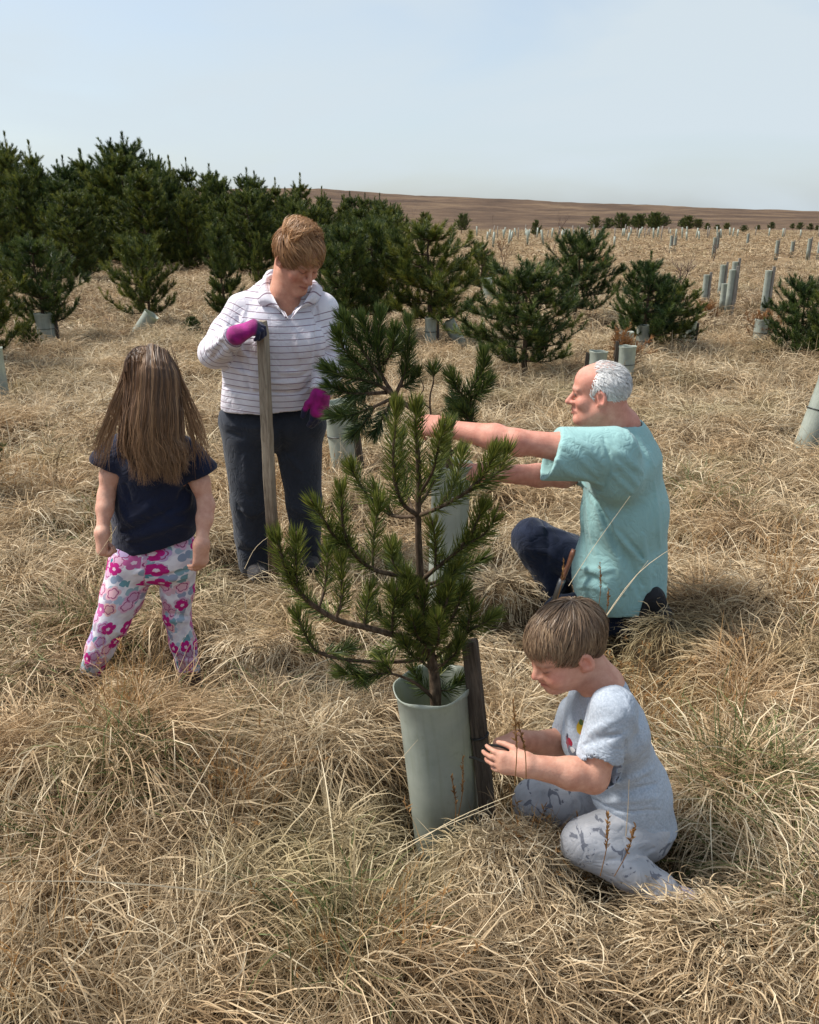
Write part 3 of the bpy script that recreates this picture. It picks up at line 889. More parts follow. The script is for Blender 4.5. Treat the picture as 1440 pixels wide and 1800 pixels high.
def head_form(F, fr, child=False, nose=1.0, jaw=1.0):
    s = fr.s
    W = fr.w
    def ell(c, r, k=0.02, sub=False, rot=None):
        M = fr.M if rot is None else rot @ fr.M
        F.ell(W(c), np.array(r) * s, M, k * s, sub)
    def cap(a, b, ra, rb=None, k=0.02, sub=False):
        F.cap(W(a), W(b), ra * s, (ra if rb is None else rb) * s, k * s, None, sub)
    if child:
        ell((0, -.014, .032), (.073, .094, .080), .03)
        ell((0, .026, -.040), (.055, .058, .062), .04)
        ell((0, .052, .040), (.055, .036, .045), .03)
        for q in (-1, 1):
            cap((q * .043, .0, -.052), (q * .006, .058, -.084), .019, .016, .03)
            ell((q * .034, .060, -.038), (.027, .024, .025), .025)
            ell((q * .030, .088, -.004), (.0175, .010, .010), .010, True)
            ell((q * .030, .0745, -.005), (.0145, .0130, .0125), .005)
            cap((q * .017, .0875, .012), (q * .043, .0765, .012), .005, .004, .012)
        ell((0, .067, -.082), (.017, .014, .014), .02)
        cap((0, .083, -.004), (0, .1005, -.031), .0065, .0095, .014)
        for q in (-1, 1): ell((q * .0095, .0905, -.034), (.0075, .0085, .0065), .008)
        cap((0, .0855, -.044), (0, .086, -.052), .006, .007, .012)
        for q in (-1, 1):
            cap((0, .0895, -.0545), (q * .019, .077, -.0575), .0050, .0025, .006)
            cap((0, .087, -.0645), (q * .017, .0765, -.0590), .0060, .0025, .006)
        cap((-.019, .092, -.0595), (.019, .092, -.0595), .0022, .0022, .005, True)
    else:
        ell((0, -.012, .035), (.075, .096, .083), .03)
        ell((0, .028, -.045), (.057, .060, .072), .04)
        ell((0, .050, .045), (.058, .040, .045), .03)
        for q in (-1, 1):
            cap((q * .050 * jaw, -.002, -.058), (q * .012, .064, -.102), .020, .018, .03)
            ell((q * .040, .060, -.028), (.024, .024, .022), .02)
            ell((q * .031, .093, .003), (.019, .012, .012), .012, True)
            ell((q * .031, .078, .001), (.0145, .0135, .0125), .005)
            cap((q * .014, .0925, .019), (q * .046, .078, .020), .0075, .006, .015)
        ell((0, .076, -.101), (.020, .016, .017), .02)
        cap((0, .088, .008), (0, .1155 * (0.5 + nose * .5), -.034), .0070, .0115 * nose, .012)
        for q in (-1, 1): ell((q * .0125, .097, -.035), (.009, .011, .008), .009)
        cap((0, .091, -.048), (0, .092, -.060), .008, .008, .015)
        for q in (-1, 1):
            cap((0, .0965, -.0625), (q * .023, .081, -.066), .0050, .0028, .008)
            cap((0, .0945, -.0745), (q * .021, .081, -.0690), .0062, .0028, .008)
        cap((-.024, .100, -.0685), (.024, .100, -.0685), .0024, .0024, .006, True)
    for q in (-1, 1):
        e0 = (.0745 if not child else .0725)
        t = math.radians(-14)
        rot = np.array([[math.cos(q * .35), math.sin(q * .35) * 1.0, 0], [-math.sin(q * .35), math.cos(q * .35), 0], [0, 0, 1]])
        rx = np.array([[1, 0, 0], [0, math.cos(t), math.sin(t)], [0, -math.sin(t), math.cos(t)]])
        ell((q * (e0 + .006), -.010, -.006), (.0105, .019, .033), .008, False, rx @ rot)
        ell((q * (e0 + .012), -.006, -.005), (.0065, .0095, .017), .006, True, rx @ rot)
        ell((q * (e0 + .0015), -.002, -.030), (.006, .008, .009), .007)

def skin_colour(V, fr, base, child=False, brow=(.12, .07, .04), lip=(.46, .17, .14), blush=(.62, .27, .20), eye_open=0.4, stubble=None, browk=0.8):
    """skin tone with lips, brows, blush; per-vertex colour"""
    q = fr.l(V)
    C = np.tile(np.asarray(base, float), (len(V), 1))
    def blend(w, col):
        nonlocal C
        w = np.clip(w, 0, 1)[:, None]
        C = C * (1 - w) + np.asarray(col) * w
    def blob(c, r): return np.exp(-np.sum(((q - np.asarray(c)) / np.asarray(r)) ** 2, 1))
    face = (q[:, 1] > 0.03)
    zo = 0.0 if not child else 0.008
    for s in (-1, 1):
        blend(0.75 * blob((s * .043, .066, -.034 + zo), (.024, .03, .020)), blush)
        blend(0.65 * blob((s * .082, -.01, -.005), (.015, .026, .032)), blush)
        bz, by = (.021, .090) if not child else (.012, .082)
        for t in np.linspace(0, 1, 5):
            blend(browk * blob((s * (.014 + .032 * t), by - .012 * t, bz + .003 - .005 * (t - .4) ** 2), (.007, .012, .0042)) * face, brow)
        ez, ey = (-.0045 if child else .001), (.086 if child else .089)
        # lash line / lid slit
        for t in np.linspace(-1, 1, 5):
            blend(0.85 * blob((s * .0305 + t * .012, ey - .005 * abs(t), ez - .0045 * (1 - t * t) + .001), (.0042, .010, .0026)) * face, (.035, .02, .015))
        blend(0.35 * blob((s * .031, ey, ez + .006), (.017, .012, .006)) * face, np.asarray(base) * (.7, .55, .5))
    blend(0.6 * blob((0, .112, -.03 + zo * .3), (.014, .016, .014)), blush)
    lz = -.068 if not child else -.0595
    ly = .095 if not child else .088
    for t in np.linspace(-1, 1, 7):
        blend(0.7 * blob((t * .017, ly - .010 * t * t, lz), (.006, .010, .0075)) * face, lip)
        blend(0.8 * blob((t * .020, ly - .010 * t * t, lz + .0005), (.006, .010, .0020)) * face, (.16, .05, .04))
    blend(0.8 * blob((.0095, .097 if child else .104, -.0385 if child else -.041), (.004, .006, .003)), (.16, .06, .05))
    blend(0.8 * blob((-.0095, .097 if child else .104, -.0385 if child else -.041), (.004, .006, .003)), (.16, .06, .05))
    if stubble is not None:
        w = smooth01(-.02, -.06, q[:, 2]) * (q[:, 1] > 0.0) * (q[:, 2] > -.14)
        blend(0.25 * w, stubble)
    return np.column_stack([C, np.ones(len(C))])

def hand_form(F, w, d, n, side, L, curls, thumb, k=0.004, rs=1.0, splay=(0.10, 0.03, -0.04, -0.12)):
    """w wrist, d towards the knuckles, n the way the palm faces, side towards the thumb; curls: per finger (knuckle, middle, end) bend in degrees"""
    d = nrm(d); side = nrm(side - d * np.dot(side, d)); n = nrm(n - d * np.dot(n, d) - side * np.dot(n, side))
    w = np.asarray(w, float)
    lat = (.165, .058, -.052, -.150); kn = (.46, .49, .47, .43); ln = (.40, .45, .42, .33)
    tips = []
    for q in range(4):
        K = w + d * (kn[q] * L) + side * (lat[q] * L)
        F.cap(w + d * (.04 * L) + side * (lat[q] * .55 * L), K, .085 * L * rs, .068 * L * rs, .03 * L / .18)
        p, a = K, 0.0
        r0 = (.054, .055, .053, .046)[q] * L * rs
        for s, (fr_, sh) in enumerate(zip((.45, .31, .24), (1.0, .92, .84))):
            a += R(curls[q][s])
            dr = nrm(d * math.cos(a) + n * math.sin(a) + side * splay[q] * max(0.0, math.cos(a)))
            e = p + dr * (ln[q] * L * fr_)
            F.cap(p, e, r0 * sh, r0 * (sh - .1), k)
            p = e
        tips.append(p)
    t0 = w + d * (.10 * L) + side * (.13 * L) + n * (.03 * L)
    F.cap(w + d * .04 * L, t0, .09 * L * rs, .085 * L * rs, .02)
    p = t0
    for (cd, cs, cn), l_, r_ in zip(thumb, (.24, .18, .15), (.075, .062, .055)):
        dr = nrm(d * cd + side * cs + n * cn)
        e = p + dr * (l_ * L)
        F.cap(p, e, r_ * L * rs, (r_ - .008) * L * rs, .008 if l_ > .2 else k)
        p = e
    tips.append(p)
    return tips

# hair ----------------------------------------------------------------
def hair_cap(fr, c, r, mask, flow, L, lift, n, width, rs, steps=6, tone=(.5, .25), origin=(0, 0, 0), droop=0.0):
    """strands rooted on a skull-shaped ellipsoid (local frame), combed along flow(loc)"""
    c, r = np.asarray(c, float), np.asarray(r, float)
    u = nrm(rs.normal(0, 1, (n * 7, 3)))
    loc = c + u * r
    loc = loc[mask(loc)][:n]
    n = len(loc)
    ln = rs.uniform(L[0], L[1], n)
    path = [loc]
    v = flow(loc, rs)
    for s in range(steps):
        nn = nrm((path[-1] - c) / r ** 2)
        t = nrm(v - nn * np.sum(v * nn, -1, keepdims=True)) + nn * (lift * (1 - droop * s / steps)) + rs.normal(0, .06, (n, 3))
        path.append(path[-1] + nrm(t) * (ln / steps)[:, None])
    path = np.stack(path, 1)
    nn = nrm((path - c) / r ** 2)
    pw = fr.w(path.reshape(-1, 3)).reshape(path.shape); nw = fr.d(nn.reshape(-1, 3)).reshape(path.shape)
    return strands_mesh("hair", pw, rs.uniform(width[0], width[1], n), nw, np.clip(rs.normal(tone[0], tone[1] * .6, n) + .30 * vnoise(loc[:, 0] * 75, loc[:, 1] * 75, loc[:, 2] * 75, 4) + .22 * vnoise(loc[:, 0] * 30, loc[:, 1] * 30, loc[:, 2] * 30, 5), 0, 1), np.asarray(origin, float))

def strands_mesh(name, paths, widths, normals, tones, origin):
    """paths (n,m,3); flat ribbons lying on the head"""
    n, m, _ = paths.shape
    t = nrm(np.gradient(paths, axis=1))
    rl = np.random.default_rng(n).normal(0, .5, (n, 1, 1))
    side = nrm(np.cross(t, normals)) * np.cos(rl) + normals * np.sin(rl)
    prof = np.interp(np.linspace(0, 1, m), [0, 0.15, 0.7, 1], [0.7, 1, 0.9, 0.15])
    off = side * (widths[:, None] * prof[None] * 0.5)[..., None]
    V = np.stack([paths - off, paths + off], 2)
    base = (np.arange(n) * m * 2)[:, None] + np.arange(m - 1)[None] * 2
    Q = np.stack([base, base + 1, base + 3, base + 2], -1).reshape(-1, 4)
    tv = np.broadcast_to(tones[:, None, None], (n, m, 2)).ravel()
    al = np.broadcast_to(np.linspace(0, 1, m)[None, :, None], (n, m, 2)).ravel()
    return V.reshape(-1, 3) - origin, Q, tv, al

def join_parts(name, parts, origin, attr=('tone', 'along')):
    Vs, Qs, A, B_, nv = [], [], [], [], 0
    for V, Q, a, al in parts:
        Vs.append(V); Qs.append(Q + nv); A.append(a); B_.append(al); nv += len(V)
    return new_mesh(name, np.concatenate(Vs), np.concatenate(Qs), True, {attr[0]: np.concatenate(A), attr[1]: np.concatenate(B_)})

def hair_mat(name, stops, tip=None, rough=0.45, tipf=.6):
    m, nt, out = new_mat(name)
    b = NB(nt)
    c = b.ramp(b.attr('tone'), stops)
    if tip: c = b.mix(b.math('MULTIPLY', b.math('POWER', b.attr('along'), 1.6), tipf), c, tip)
    b.princ(out, c, rough, None, spec=0.45, trans=0.12)
    return m

def skin_mat(name):
    m, nt, out = new_mat(name)
    b = NB(nt)
    oc = b.objco()
    c = b.attr('Col', 'Color')
    mott = b.ramp(b.noise(oc, 34, 5, 0.65), [(0.3, (0.84, 0.70, 0.66)), (0.7, (1.10, 1.10, 1.08))])
    c = b.mix(1.0, c, mott, 'MULTIPLY')
    b.princ(out, c, 0.6, b.bump(b.math('ADD', b.noise(oc, 260, 3), b.math('MULTIPLY', b.noise(oc, 45, 4), 1.5)), 0.22, 0.003), spec=0.35, sub=0.06, subrad=(1.0, 0.35, 0.2))
    return m

def cloth_mat(name, color, scale=140, rough=0.9, bump=0.2, vary=0.10, sheen=0.15):
    """woven cloth: colour varies a little, with a fine weave relief"""
    m, nt, out = new_mat(name)
    b = NB(nt)
    oc = b.objco()
    if isinstance(color, tuple):
        v = b.noise(oc, 9, 4, 0.6)
        c = b.mix(b.rng(v, 0.3, 0.7), tuple(x * (1 - vary) for x in color), tuple(min(1, x * (1 + vary)) for x in color))
    else:
        c = color(b, oc)
    crs = b.math('ABSOLUTE', b.math('SUBTRACT', b.noise(oc, 13, 2, 0.5, 1.6), 0.5))
    hgt = b.math('ADD', b.noise(oc, scale * 3, 2), b.math('MULTIPLY', b.math('MINIMUM', crs, 0.10), 26.0))
    b.princ(out, c, rough, b.bump(hgt, bump, 0.006), spec=0.2, sheen=sheen)
    return m

def biggest(V, Q):
    """keep the main connected surface, drop stray crumbs"""
    lab = np.arange(len(V))
    order = np.argsort(Q.ravel(), kind='stable')
    used, starts = np.unique(Q.ravel()[order], return_index=True)
    for _ in range(400):
        m = np.repeat(lab[Q].min(1), 4)[order]
        new = lab.copy()
        new[used] = np.minimum(new[used], np.minimum.reduceat(m, starts))
        new = new[new]; new = new[new]
        if np.array_equal(new, lab): break
        lab = new
    ids, cnt = np.unique(lab, return_counts=True)
    keep = lab == ids[np.argmax(cnt)]
    if keep.all(): return V, Q
    idx = np.cumsum(keep) - 1
    return V[keep], idx[Q[keep[Q[:, 0]]]]

def body_obj(name, form, h, parent, mat, origin, attrs=None, it=1, **props):
    V, Q = biggest(*form.surface(h))
    if it: V = relax(V, Q, it, 0.5)
    at = attrs(V) if attrs else None
    o = link(name, new_mesh(name, V - origin, Q, True, at), mat, parent, None, **props)
    if parent is None:
        o.location = Vector([float(c) for c in origin])
    return o
# ------------------------------------------------------------------ pines
def pine_mats():
    m, nt, out = new_mat("pine_needles")
    b = NB(nt)
    t = b.attr('tone')
    c = b.ramp(t, [(0.0, (.014, .026, .010)), (.35, (.046, .078, .020)), (.65, (.145, .172, .034)), (1.0, (.34, .33, .075))])
    oi = b.n('ShaderNodeObjectInfo').outputs['Random']
    c = b.mix(oi, b.mix(1.0, c, (1.25, 1.12, .85), 'MULTIPLY'), b.mix(1.0, c, (.60, .74, .80), 'MULTIPLY'))
    b.princ(out, c, .48, None, spec=.4, trans=.22)
    k, nt, out = new_mat("pine_bark")
    b = NB(nt); oc = b.objco()
    mp = b.n('ShaderNodeMapping', {'Vector': oc, 'Scale': (50, 50, 16)})
    n = b.noise(mp.outputs[0], 2, 5, .65)
    b.princ(out, b.ramp(n, [(.3, (.035, .024, .016)), (.55, (.105, .072, .048)), (.75, (.20, .15, .105))]), .9, b.bump(n, .7, .006), spec=.15)
    return m, k
m_needle, m_bark = pine_mats()

def needles(g, path, n, L, w, spread, rs, tone, tip=True, seg=1, cone=(.9, .35)):
    """a bottle-brush of needles round a shoot; path (k,3)"""
    path = np.asarray(path, float)
    k = len(path)
    t = rs.random(n) ** .9
    if tip: t = np.where(rs.random(n) < .16, rs.uniform(.93, 1, n), t)
    f = t * (k - 1); i = np.minimum(f.astype(int), k - 2); fr = (f - i)[:, None]
    o = path[i] * (1 - fr) + path[i + 1] * fr
    d = nrm(path[i + 1] - path[i])
    r = rs.normal(0, 1, (n, 3)); r = nrm(r - d * np.sum(r * d, -1, keepdims=True))
    an = np.interp(t, [0, .85, 1], [spread, spread * cone[0], spread * cone[1]]) * rs.uniform(.75, 1.2, n)
    v = nrm(d * np.cos(an)[:, None] + r * np.sin(an)[:, None] + (0, 0, .10))
    ln = L * rs.uniform(.75, 1.15, n)
    s = nrm(np.cross(v, rs.normal(0, 1, (n, 3)))) * (w * .5)
    tn = np.clip(rs.normal(tone, .13, n) + .10 * (t - .5), 0, 1)
    if seg == 1:
        V = np.stack([o - s, o + s, o + v * ln[:, None]], 1).reshape(-1, 3)
        T = np.arange(n * 3).reshape(-1, 3)
        g.add(V, None, T, np.repeat(tn, 3))
    else:
        mid = o + v * (ln * .55)[:, None] + r * (ln * .05)[:, None]
        V = np.stack([o - s * .8, o + s * .8, mid + s, mid - s, o + v * ln[:, None]], 1).reshape(-1, 3)
        b_ = (np.arange(n) * 5)[:, None]
        g.add(V, b_ + np.array([[0, 1, 2, 3]]), b_ + np.array([[3, 2, 4]]), np.repeat(tn, 5))

def tree_from(name, trunk_pts, trunk_r, branches, base, label, category="tree", group=None, seed=1, dens=1.0, NL=.046, NW=.0020):
    """a pine from read-off limbs: branches = (points, radius, [shoot lengths along the outer part])"""
    rs = np.random.default_rng(seed)
    t = thing(name, base, label, category, group)
    gb, gn = Geo(), Geo()
    tp = spline(trunk_pts, 30)
    tube_geo(gb, tp - base, np.linspace(trunk_r[0], trunk_r[1], 30) * (1 + .05 * rs.normal(0, 1, 30)), 9)
    link("trunk", gb.mesh("trunk", (0, 0, 0)), m_bark, t)
    gl = Geo()
    for bi_, (pts, r, f0, tone) in enumerate(branches):
        q = spline(pts, max(10, int(len(pts) * 5)))
        n = len(q)
        tube_geo(gl, q - base, np.linspace(r, r * .45, n), 6)
        k0 = int(n * f0)
        sh = q[max(0, k0 - 1):]
        Ls = np.sum(np.linalg.norm(np.diff(sh, axis=0), axis=1))
        needles(gn, sh - base, int(1500 * Ls * dens) + 30, NL, NW, .85, rs, tone + .06, seg=2)
        # terminal buds
        tip = q[-1] - base; d = nrm(q[-1] - q[-3])
        tube_geo(gl, [tip, tip + d * .012, tip + d * .02], [.0032, .0034, .001], 5)
    lim = link("branches", gl.mesh("branches", (0, 0, 0)), m_bark, t)
    link("needles", gn.mesh("needles", (0, 0, 0), smooth=False), m_needle, lim)
    return t

def front_pine():
    Y0 = 1.80
    def L(*pts): return [P(u, v, Y0 + dy) for u, v, dy in pts]
    base = np.array(P(768, 1240, Y0)); base[2] = .06
    trunk = [base, P(766, 1235, Y0), P(761, 1171, Y0), P(745, 1092, Y0), P(741, 1044, Y0), P(738, 996, Y0), P(735, 916, Y0), P(736, 828, Y0), P(732, 770, Y0 - .01)]
    br = [
        # leader and the top whorl
        (L((736, 900, 0), (736, 828, 0), (731, 765, -.01), (731, 718, -.02)), .006, .10, .50),
        (L((734, 906, 0), (708, 885, -.03), (694, 845, -.06), (692, 790, -.07), (697, 718, -.07)), .006, .22, .52),
        (L((737, 906, 0), (770, 893, -.05), (815, 868, -.09), (850, 835, -.12), (868, 798, -.13)), .006, .20, .50),
        (L((815, 868, -.09), (850, 850, -.10), (878, 826, -.10), (890, 797, -.10)), .004, .15, .52),
        (L((770, 893, -.05), (800, 850, .0), (812, 800, .03)), .004, .25, .50),
        (L((736, 890, 0), (760, 850, .05), (776, 800, .10), (788, 752, .13)), .005, .2, .46),
        (L((737, 870, 0), (760, 830, -.05), (770, 790, -.08), (778, 760, -.09)), .004, .25, .55),
        (L((734, 908, 0), (690, 906, .06), (655, 880, .10), (632, 850, .12), (618, 824, .12)), .005, .40, .50),
        (L((690, 906, .06), (672, 880, .07), (660, 862, .08)), .004, .1, .46),
        (L((735, 915, 0), (715, 870, .08), (708, 820, .13), (705, 770, .15)), .005, .3, .44),
        # middle whorl
        (L((738, 1015, 0), (695, 1010, -.03), (655, 1000, -.07), (622, 972, -.10), (604, 930, -.12), (600, 865, -.13)), .007, .42, .50),
        (L((655, 1001, -.07), (656, 960, -.06), (661, 920, -.05), (665, 888, -.05)), .004, .15, .50),
        (L((620, 970, -.10), (590, 945, -.12), (570, 915, -.14), (553, 890, -.15)), .005, .12, .52),
        (L((700, 1010, -.03), (690, 985, -.02), (688, 968, -.02)), .004, .05, .48),
        (L((742, 1020, 0), (765, 1000, -.04), (800, 972, -.07), (830, 935, -.09), (848, 895, -.10)), .006, .30, .48),
        (L((765, 1000, -.04), (766, 965, -.06), (762, 928, -.07)), .004, .15, .55),
        (L((800, 972, -.07), (825, 955, -.09), (850, 940, -.10), (868, 915, -.12)), .004, .15, .48),
        (L((745, 1030, 0), (775, 1018, .06), (805, 985, .10), (828, 960, .12)), .005, .3, .44),
        (L((780, 1010, .05), (812, 1000, .06), (845, 985, .06)), .004, .1, .42),
        (L((742, 1030, 0), (720, 1010, .08), (700, 985, .13), (690, 960, .15)), .005, .3, .42),
        # the long low limb to the left
        (L((752, 1152, 0), (722, 1128, -.04), (690, 1115, -.07), (640, 1102, -.11), (590, 1088, -.14), (540, 1055, -.17), (508, 1012, -.19), (487, 950, -.20)), .010, .70, .50),
        (L((522, 1035, -.18), (520, 995, -.20), (521, 950, -.20)), .004, .1, .55),
        (L((590, 1088, -.14), (600, 1060, -.15), (602, 1025, -.15), (600, 990, -.15)), .005, .15, .52),
        (L((560, 1070, -.16), (572, 1030, -.14), (575, 985, -.13), (577, 968, -.12)), .004, .25, .46),
        (L((640, 1102, -.11), (645, 1070, -.10), (650, 1038, -.09)), .005, .1, .46),
        (L((690, 1115, -.07), (690, 1085, -.08), (697, 1045, -.09)), .005, .1, .48),
        (L((600, 1090, -.14), (575, 1078, -.10), (545, 1064, -.07)), .004, .2, .40),
        # the thin lower ones
        (L((748, 1158, 0), (700, 1163, -.06), (650, 1163, -.09), (600, 1158, -.12), (558, 1146, -.14), (538, 1118, -.15), (524, 1086, -.15)), .0055, .68, .44),
        (L((610, 1160, -.11), (622, 1180, -.12), (632, 1190, -.12)), .003, .05, .40),
        (L((558, 1146, -.14), (585, 1148, -.12), (612, 1140, -.10)), .003, .3, .40),
        (L((760, 1226, 0), (735, 1204, -.06), (708, 1190, -.08), (676, 1183, -.10), (640, 1190, -.12), (605, 1183, -.13)), .0045, .55, .40),
        (L((690, 1186, -.09), (682, 1172, -.09), (676, 1168, -.09)), .003, .0, .45),
        (L((762, 1160, 0), (790, 1135, -.03), (820, 1112, -.05), (846, 1098, -.07), (866, 1086, -.07)), .0055, .45, .46),
        (L((820, 1112, -.05), (826, 1085, -.06), (830, 1072, -.06)), .004, .1, .46),
        (L((764, 1170, 0), (795, 1160, .05), (805, 1125, .07), (812, 1100, .08)), .003, .5, .40),
        # short shoots crowded round the stem
        (L((752, 1130, 0), (745, 1095, -.05), (746, 1045, -.07)), .006, .1, .48),
        (L((750, 1125, 0), (722, 1095, -.06), (708, 1060, -.08), (716, 1038, -.08)), .006, .25, .50),
        (L((752, 1130, 0), (772, 1090, -.06), (786, 1055, -.08), (790, 1035, -.08)), .006, .2, .48),
        (L((755, 1135, 0), (790, 1095, -.04), (806, 1060, -.05), (814, 1038, -.05)), .006, .2, .46),
        (L((748, 1110, 0), (735, 1070, .05), (728, 1040, .07)), .006, .2, .42),
        (L((750, 1120, 0), (780, 1080, .07), (800, 1045, .10)), .006, .2, .42),
        (L((755, 1145, 0), (700, 1110, .03), (670, 1085, .06), (652, 1062, .07)), .005, .45, .42),
        (L((757, 1140, 0), (735, 1120, -.09), (726, 1090, -.12)), .005, .2, .44),
        # crowded low shoots that hang over the rim
        (L((762, 1180, 0), (738, 1160, -.07), (722, 1150, -.11), (712, 1132, -.12)), .004, .25, .44),
        (L((763, 1185, 0), (782, 1165, -.06), (800, 1150, -.08), (806, 1132, -.08)), .004, .25, .44),
        (L((758, 1150, 0), (768, 1135, -.09), (772, 1112, -.12), (768, 1092, -.13)), .005, .2, .50),
        (L((755, 1140, 0), (712, 1130, .05), (690, 1140, .08), (668, 1150, .08)), .004, .4, .42),
        (L((748, 1100, 0), (768, 1075, -.05), (775, 1050, -.07)), .005, .2, .50),
        (L((746, 1095, 0), (722, 1078, .02), (700, 1062, .03), (688, 1040, .03)), .005, .35, .46),
        (L((742, 1060, 0), (725, 1040, -.05), (715, 1015, -.07)), .004, .2, .48),
        (L((740, 1040, 0), (765, 1030, -.05), (790, 1015, -.06), (805, 995, -.06)), .004, .3, .48),
        # inside the tube
        (L((766, 1215, 0), (790, 1212, .02), (806, 1200, .02)), .003, .2, .36),
        (L((764, 1220, 0), (740, 1205, .03), (728, 1180, .03)), .003, .2, .36),
        (L((766, 1200, 0), (775, 1180, .05), (790, 1150, .06)), .003, .3, .40),
    ]
    return tree_from("young_pine", trunk, (.0155, .005), br, base, "young pine with bottle-brush shoots growing out of the large tube in front", group="pines", seed=2, dens=1.5)
front_pine()

def held_pine():
    Y0 = 3.06
    def L(*pts): return [P(u, v, Y0 + dy) for u, v, dy in pts]
    base = np.array(P(783, 1050, Y0)); base[2] = .05
    trunk = [base, P(786, 900, Y0), P(790, 820, Y0), P(785, 780, Y0), P(760, 745, Y0), P(728, 722, Y0), P(700, 700, Y0)]
    br = [
        (L((740, 730, 0), (700, 702, 0), (672, 680, -.02), (640, 668, -.04), (600, 660, -.06), (578, 650, -.07)), .010, .40, .34),
        (L((690, 692, 0), (668, 650, .02), (665, 600, .04), (668, 556, .05)), .008, .25, .36),
        (L((672, 670, 0), (640, 620, .0), (618, 585, .0), (604, 562, .0)), .008, .15, .38),
        (L((655, 660, 0), (630, 640, -.05), (606, 615, -.08), (596, 590, -.1)), .006, .15, .38),
        (L((695, 695, 0), (708, 665, .02), (717, 630, .03), (718, 570, .04)), .008, .32, .40),
        (L((717, 625, .03), (706, 612, .03), (698, 598, .03)), .005, .1, .40),
        (L((705, 680, .02), (722, 672, .03), (728, 660, .03)), .005, .1, .32),
        (L((680, 690, 0), (640, 692, -.05), (608, 690, -.08), (582, 680, -.1)), .008, .30, .30),
        (L((690, 700, 0), (650, 718, -.04), (615, 730, -.06), (588, 730, -.07)), .007, .30, .30),
        (L((660, 712, -.03), (640, 745, -.03), (622, 762, -.03)), .006, .2, .28),
        (L((690, 702, 0), (672, 735, -.02), (660, 758, -.02)), .006, .2, .26),
        (L((650, 670, 0), (640, 690, .06), (615, 710, .1)), .006, .1, .24),
        (L((668, 650, .02), (640, 648, .06), (612, 640, .1)), .006, .1, .28),
        (L((660, 620, .03), (645, 590, .05), (636, 565, .06)), .006, .1, .36),
        (L((675, 640, .02), (690, 615, -.03), (694, 585, -.05)), .006, .1, .36),
        # the limb on the right of the stem
        (L((790, 800, 0), (815, 775, .0), (830, 735, .0), (826, 690, .0), (848, 655, .0), (850, 628, .0)), .009, .42, .40),
        (L((826, 720, 0), (808, 690, -.02), (795, 665, -.03)), .006, .15, .38),
        (L((828, 735, 0), (812, 715, .03), (800, 705, .05)), .006, .1, .34),
        (L((828, 700, 0), (845, 690, -.02), (858, 672, -.03)), .006, .1, .36),
        (L((826, 760, 0), (822, 735, -.04), (812, 720, -.06)), .006, .1, .34),
        # thin bare twigs in the middle, one with a needle tuft
        (L((780, 780, 0), (760, 742, 0), (756, 700, 0), (762, 672, 0), (762, 650, 0)), .005, .84, .40),
        (L((758, 720, 0), (738, 700, .02), (745, 682, .02), (736, 660, .02)), .003, .98, .40),
        (L((792, 795, 0), (820, 778, .05), (842, 770, .08)), .005, .6, .36),
        (L((790, 780, 0), (798, 750, .05), (795, 725, .07)), .005, .5, .36),
    ]
    return tree_from("young_pine", trunk, (.016, .008), br, base, "leaning pine whose branches the kneeling man is holding", group="pines", seed=8, dens=1.9, NL=.062, NW=.0026)
held_pine()

